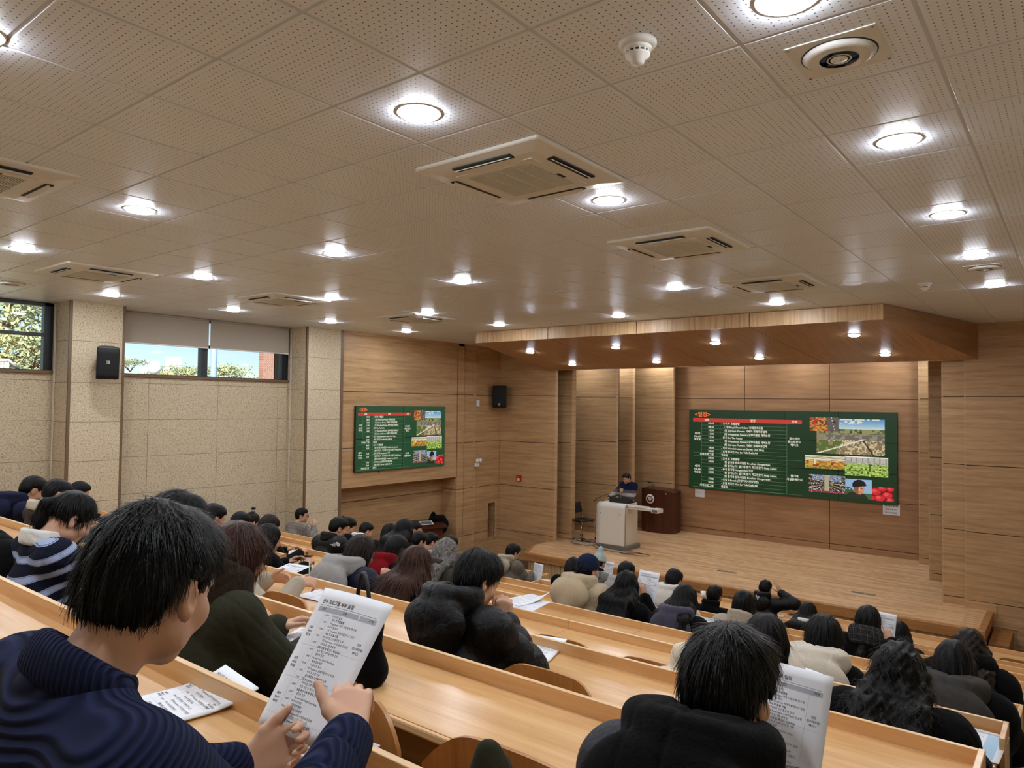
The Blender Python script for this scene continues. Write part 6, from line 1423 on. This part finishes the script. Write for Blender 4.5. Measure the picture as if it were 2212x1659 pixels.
held('handout held by the woman with the low ponytail', 6, 1906, 1362, .22, -.15, 1.3, w=.2, bend=-.008)
flat('printed table with a blue column on the desk end at the right', 3, 2096, 1602, -.05, w=.25, h=.33, layout='table', lift=.003)
flat('small white slip in front of the man scratching his head', 10, 1686, 1331, .2, w=.1, h=.1, layout='text', lift=.003)
def phone(label, row, x, y, ang, frame, z=.0):
    c = at_z(x, y, railZ(row)-.055); o = empty('phone', tuple(c), label, 'phone', rz=ang)
    mb = MB(); mb.box(-.038, .038, -.077, .077, 0, .009); mb.build('case', frame, o, bevel=.004); mb = MB(); mb.box(-.034, .034, -.073, .073, .009, .0096); mb.build('display', mat('phone_glass', s2l((20, 20, 22)), .15), o)
phone('dark phone lying on the left block desk below the checked jacket', 4, 660, 1202, -1.1, M['black_plastic']); phone('phone in an orange case on the front desk next to the stage', 10, 1712, 1328, -.35, mat('orange_case', s2l((206, 84, 48)), .5))
c = at_z(1519, 1291, railZ(8)-.055); mb = MB(); mb.lathe([(.028, 0), (.036, .085), (.034, .085), (.026, .004)], 20); o = mb.build('paper_cup', M['paper']); o.location = tuple(c); tag(o, 'white paper cup on a desk near the stage', 'cup')
# pen of the writing person
w = P['writer']; q = w['org']+w['hp'][1]; d = nrm(V3(-.35, .25, .75)); mb = MB(); tip = q+V3(-.01, .085, -.02); mb.tube([tip, tip+d*.012, tip+d*.14], [.001, .004, .0045], 10); tag(mb.build('pen', mat('pen_green', s2l((158, 186, 160)), .4)), 'pale green pen in the hand of the writing person', 'pen')
# black bag with a handle on the second desk
c = at_z(782, 1462, railZ(1)-.055); o = empty('tote_bag', tuple(c), 'black bag with an upright handle standing on the second desk behind the handout', 'bag', rz=-.3)
S = Sdf(); S.cap(V3(-.085, 0, .05), V3(.085, 0, .05), .05, k=.03); S.cap(V3(-.08, 0, .05), V3(-.07, 0, .22), .045, .03, k=.05); S.cap(V3(.08, 0, .05), V3(.07, 0, .22), .045, .03, k=.05); S.cap(V3(-.07, 0, .2), V3(.07, 0, .2), .035, k=.05); S.fun(folds(.004, 3), op='d'); sdf_obj('body', S, .008, BC, o)
mb = MB(); mb.tube([(-.065+.13*t/12, 0, .2+.17*math.sin(PI*t/12)**.6) for t in range(13)], .008, 8); mb.build('handle', M['black_plastic'], o)
def heap(name, label, cat, loc, ells, m, vox=.009, rz=0, fold=.008, seed=1, caps=()):
    o = empty(name, tuple(loc), label, cat, rz=rz); S = Sdf()
    for c, r, *k in ells: S.ell(V3(*c), V3(*r), eul(*(k[0] if k else (0, 0, 0))), .04)
    for a, b_, ra, rb in caps: S.cap(V3(*a), V3(*b_), ra, rb, .04)
    S.fun(folds(fold, seed), op='d'); S.fun(folds(fold*.5, seed+3), op='d'); sdf_obj('cloth', S, vox, m, o); return o
x = at_y(28, 1180, rowY(0)+.35)[0]; heap('coat', 'black coat draped over an empty seat left of the striped shirt', 'coat', (x, rowY(0)+.22, floorZ(1)), [((0, .06, .80), (.30, .10, .22)), ((-.1, .02, .95), (.16, .09, .10)), ((.12, .1, .6), (.2, .12, .25))], BC, seed=5)
p = at_y(1492, 1425, rowY(2)+.16); heap('fleece_jacket', 'cream fleece jacket hanging over an empty seat left of the slate jacket', 'jacket', (p[0]+.03, rowY(2)+.15, floorZ(3)), [((0, 0, 1.0), (.12, .07, .10)), ((.03, .04, .82), (.17, .08, .2)), ((-.11, -.02, .93), (.08, .05, .04)), ((.08, .0, .93), (.10, .07, .1))], cloth('sherpa', (222, 212, 190), .95, 'fleece'), fold=.012, seed=8)
heap('coat', 'black coat thrown over the lectern in the left corner', 'coat', (-11.66, 12.02, .0), [((0, 0, 1.17), (.16, .2, .08)), ((.02, .16, 1.02), (.15, .10, .2)), ((-.04, -.08, 1.24), (.07, .06, .10)), ((.1, .05, 1.05), (.08, .18, .16))], BC, fold=.014, seed=12)
p = at_y(1066, 1650, .88); zt = at_y(1066, 1596, .88)[2]-(railZ(0)-.055)
heap('jacket', 'corner of an olive jacket standing up from the nearest desk at the lower picture edge', 'jacket', (p[0], .86, railZ(0)-.055), [((0, 0, .04), (.10, .09, .06))], OLV, vox=.005, fold=.003, seed=14, caps=[((-.055, -.02, .03), (-.014, .01, zt-.02), .03, .008), ((.055, .03, .03), (.0, .012, zt-.015), .035, .01), ((-.03, .0, .04), (.01, .01, zt-.05), .04, .02)])
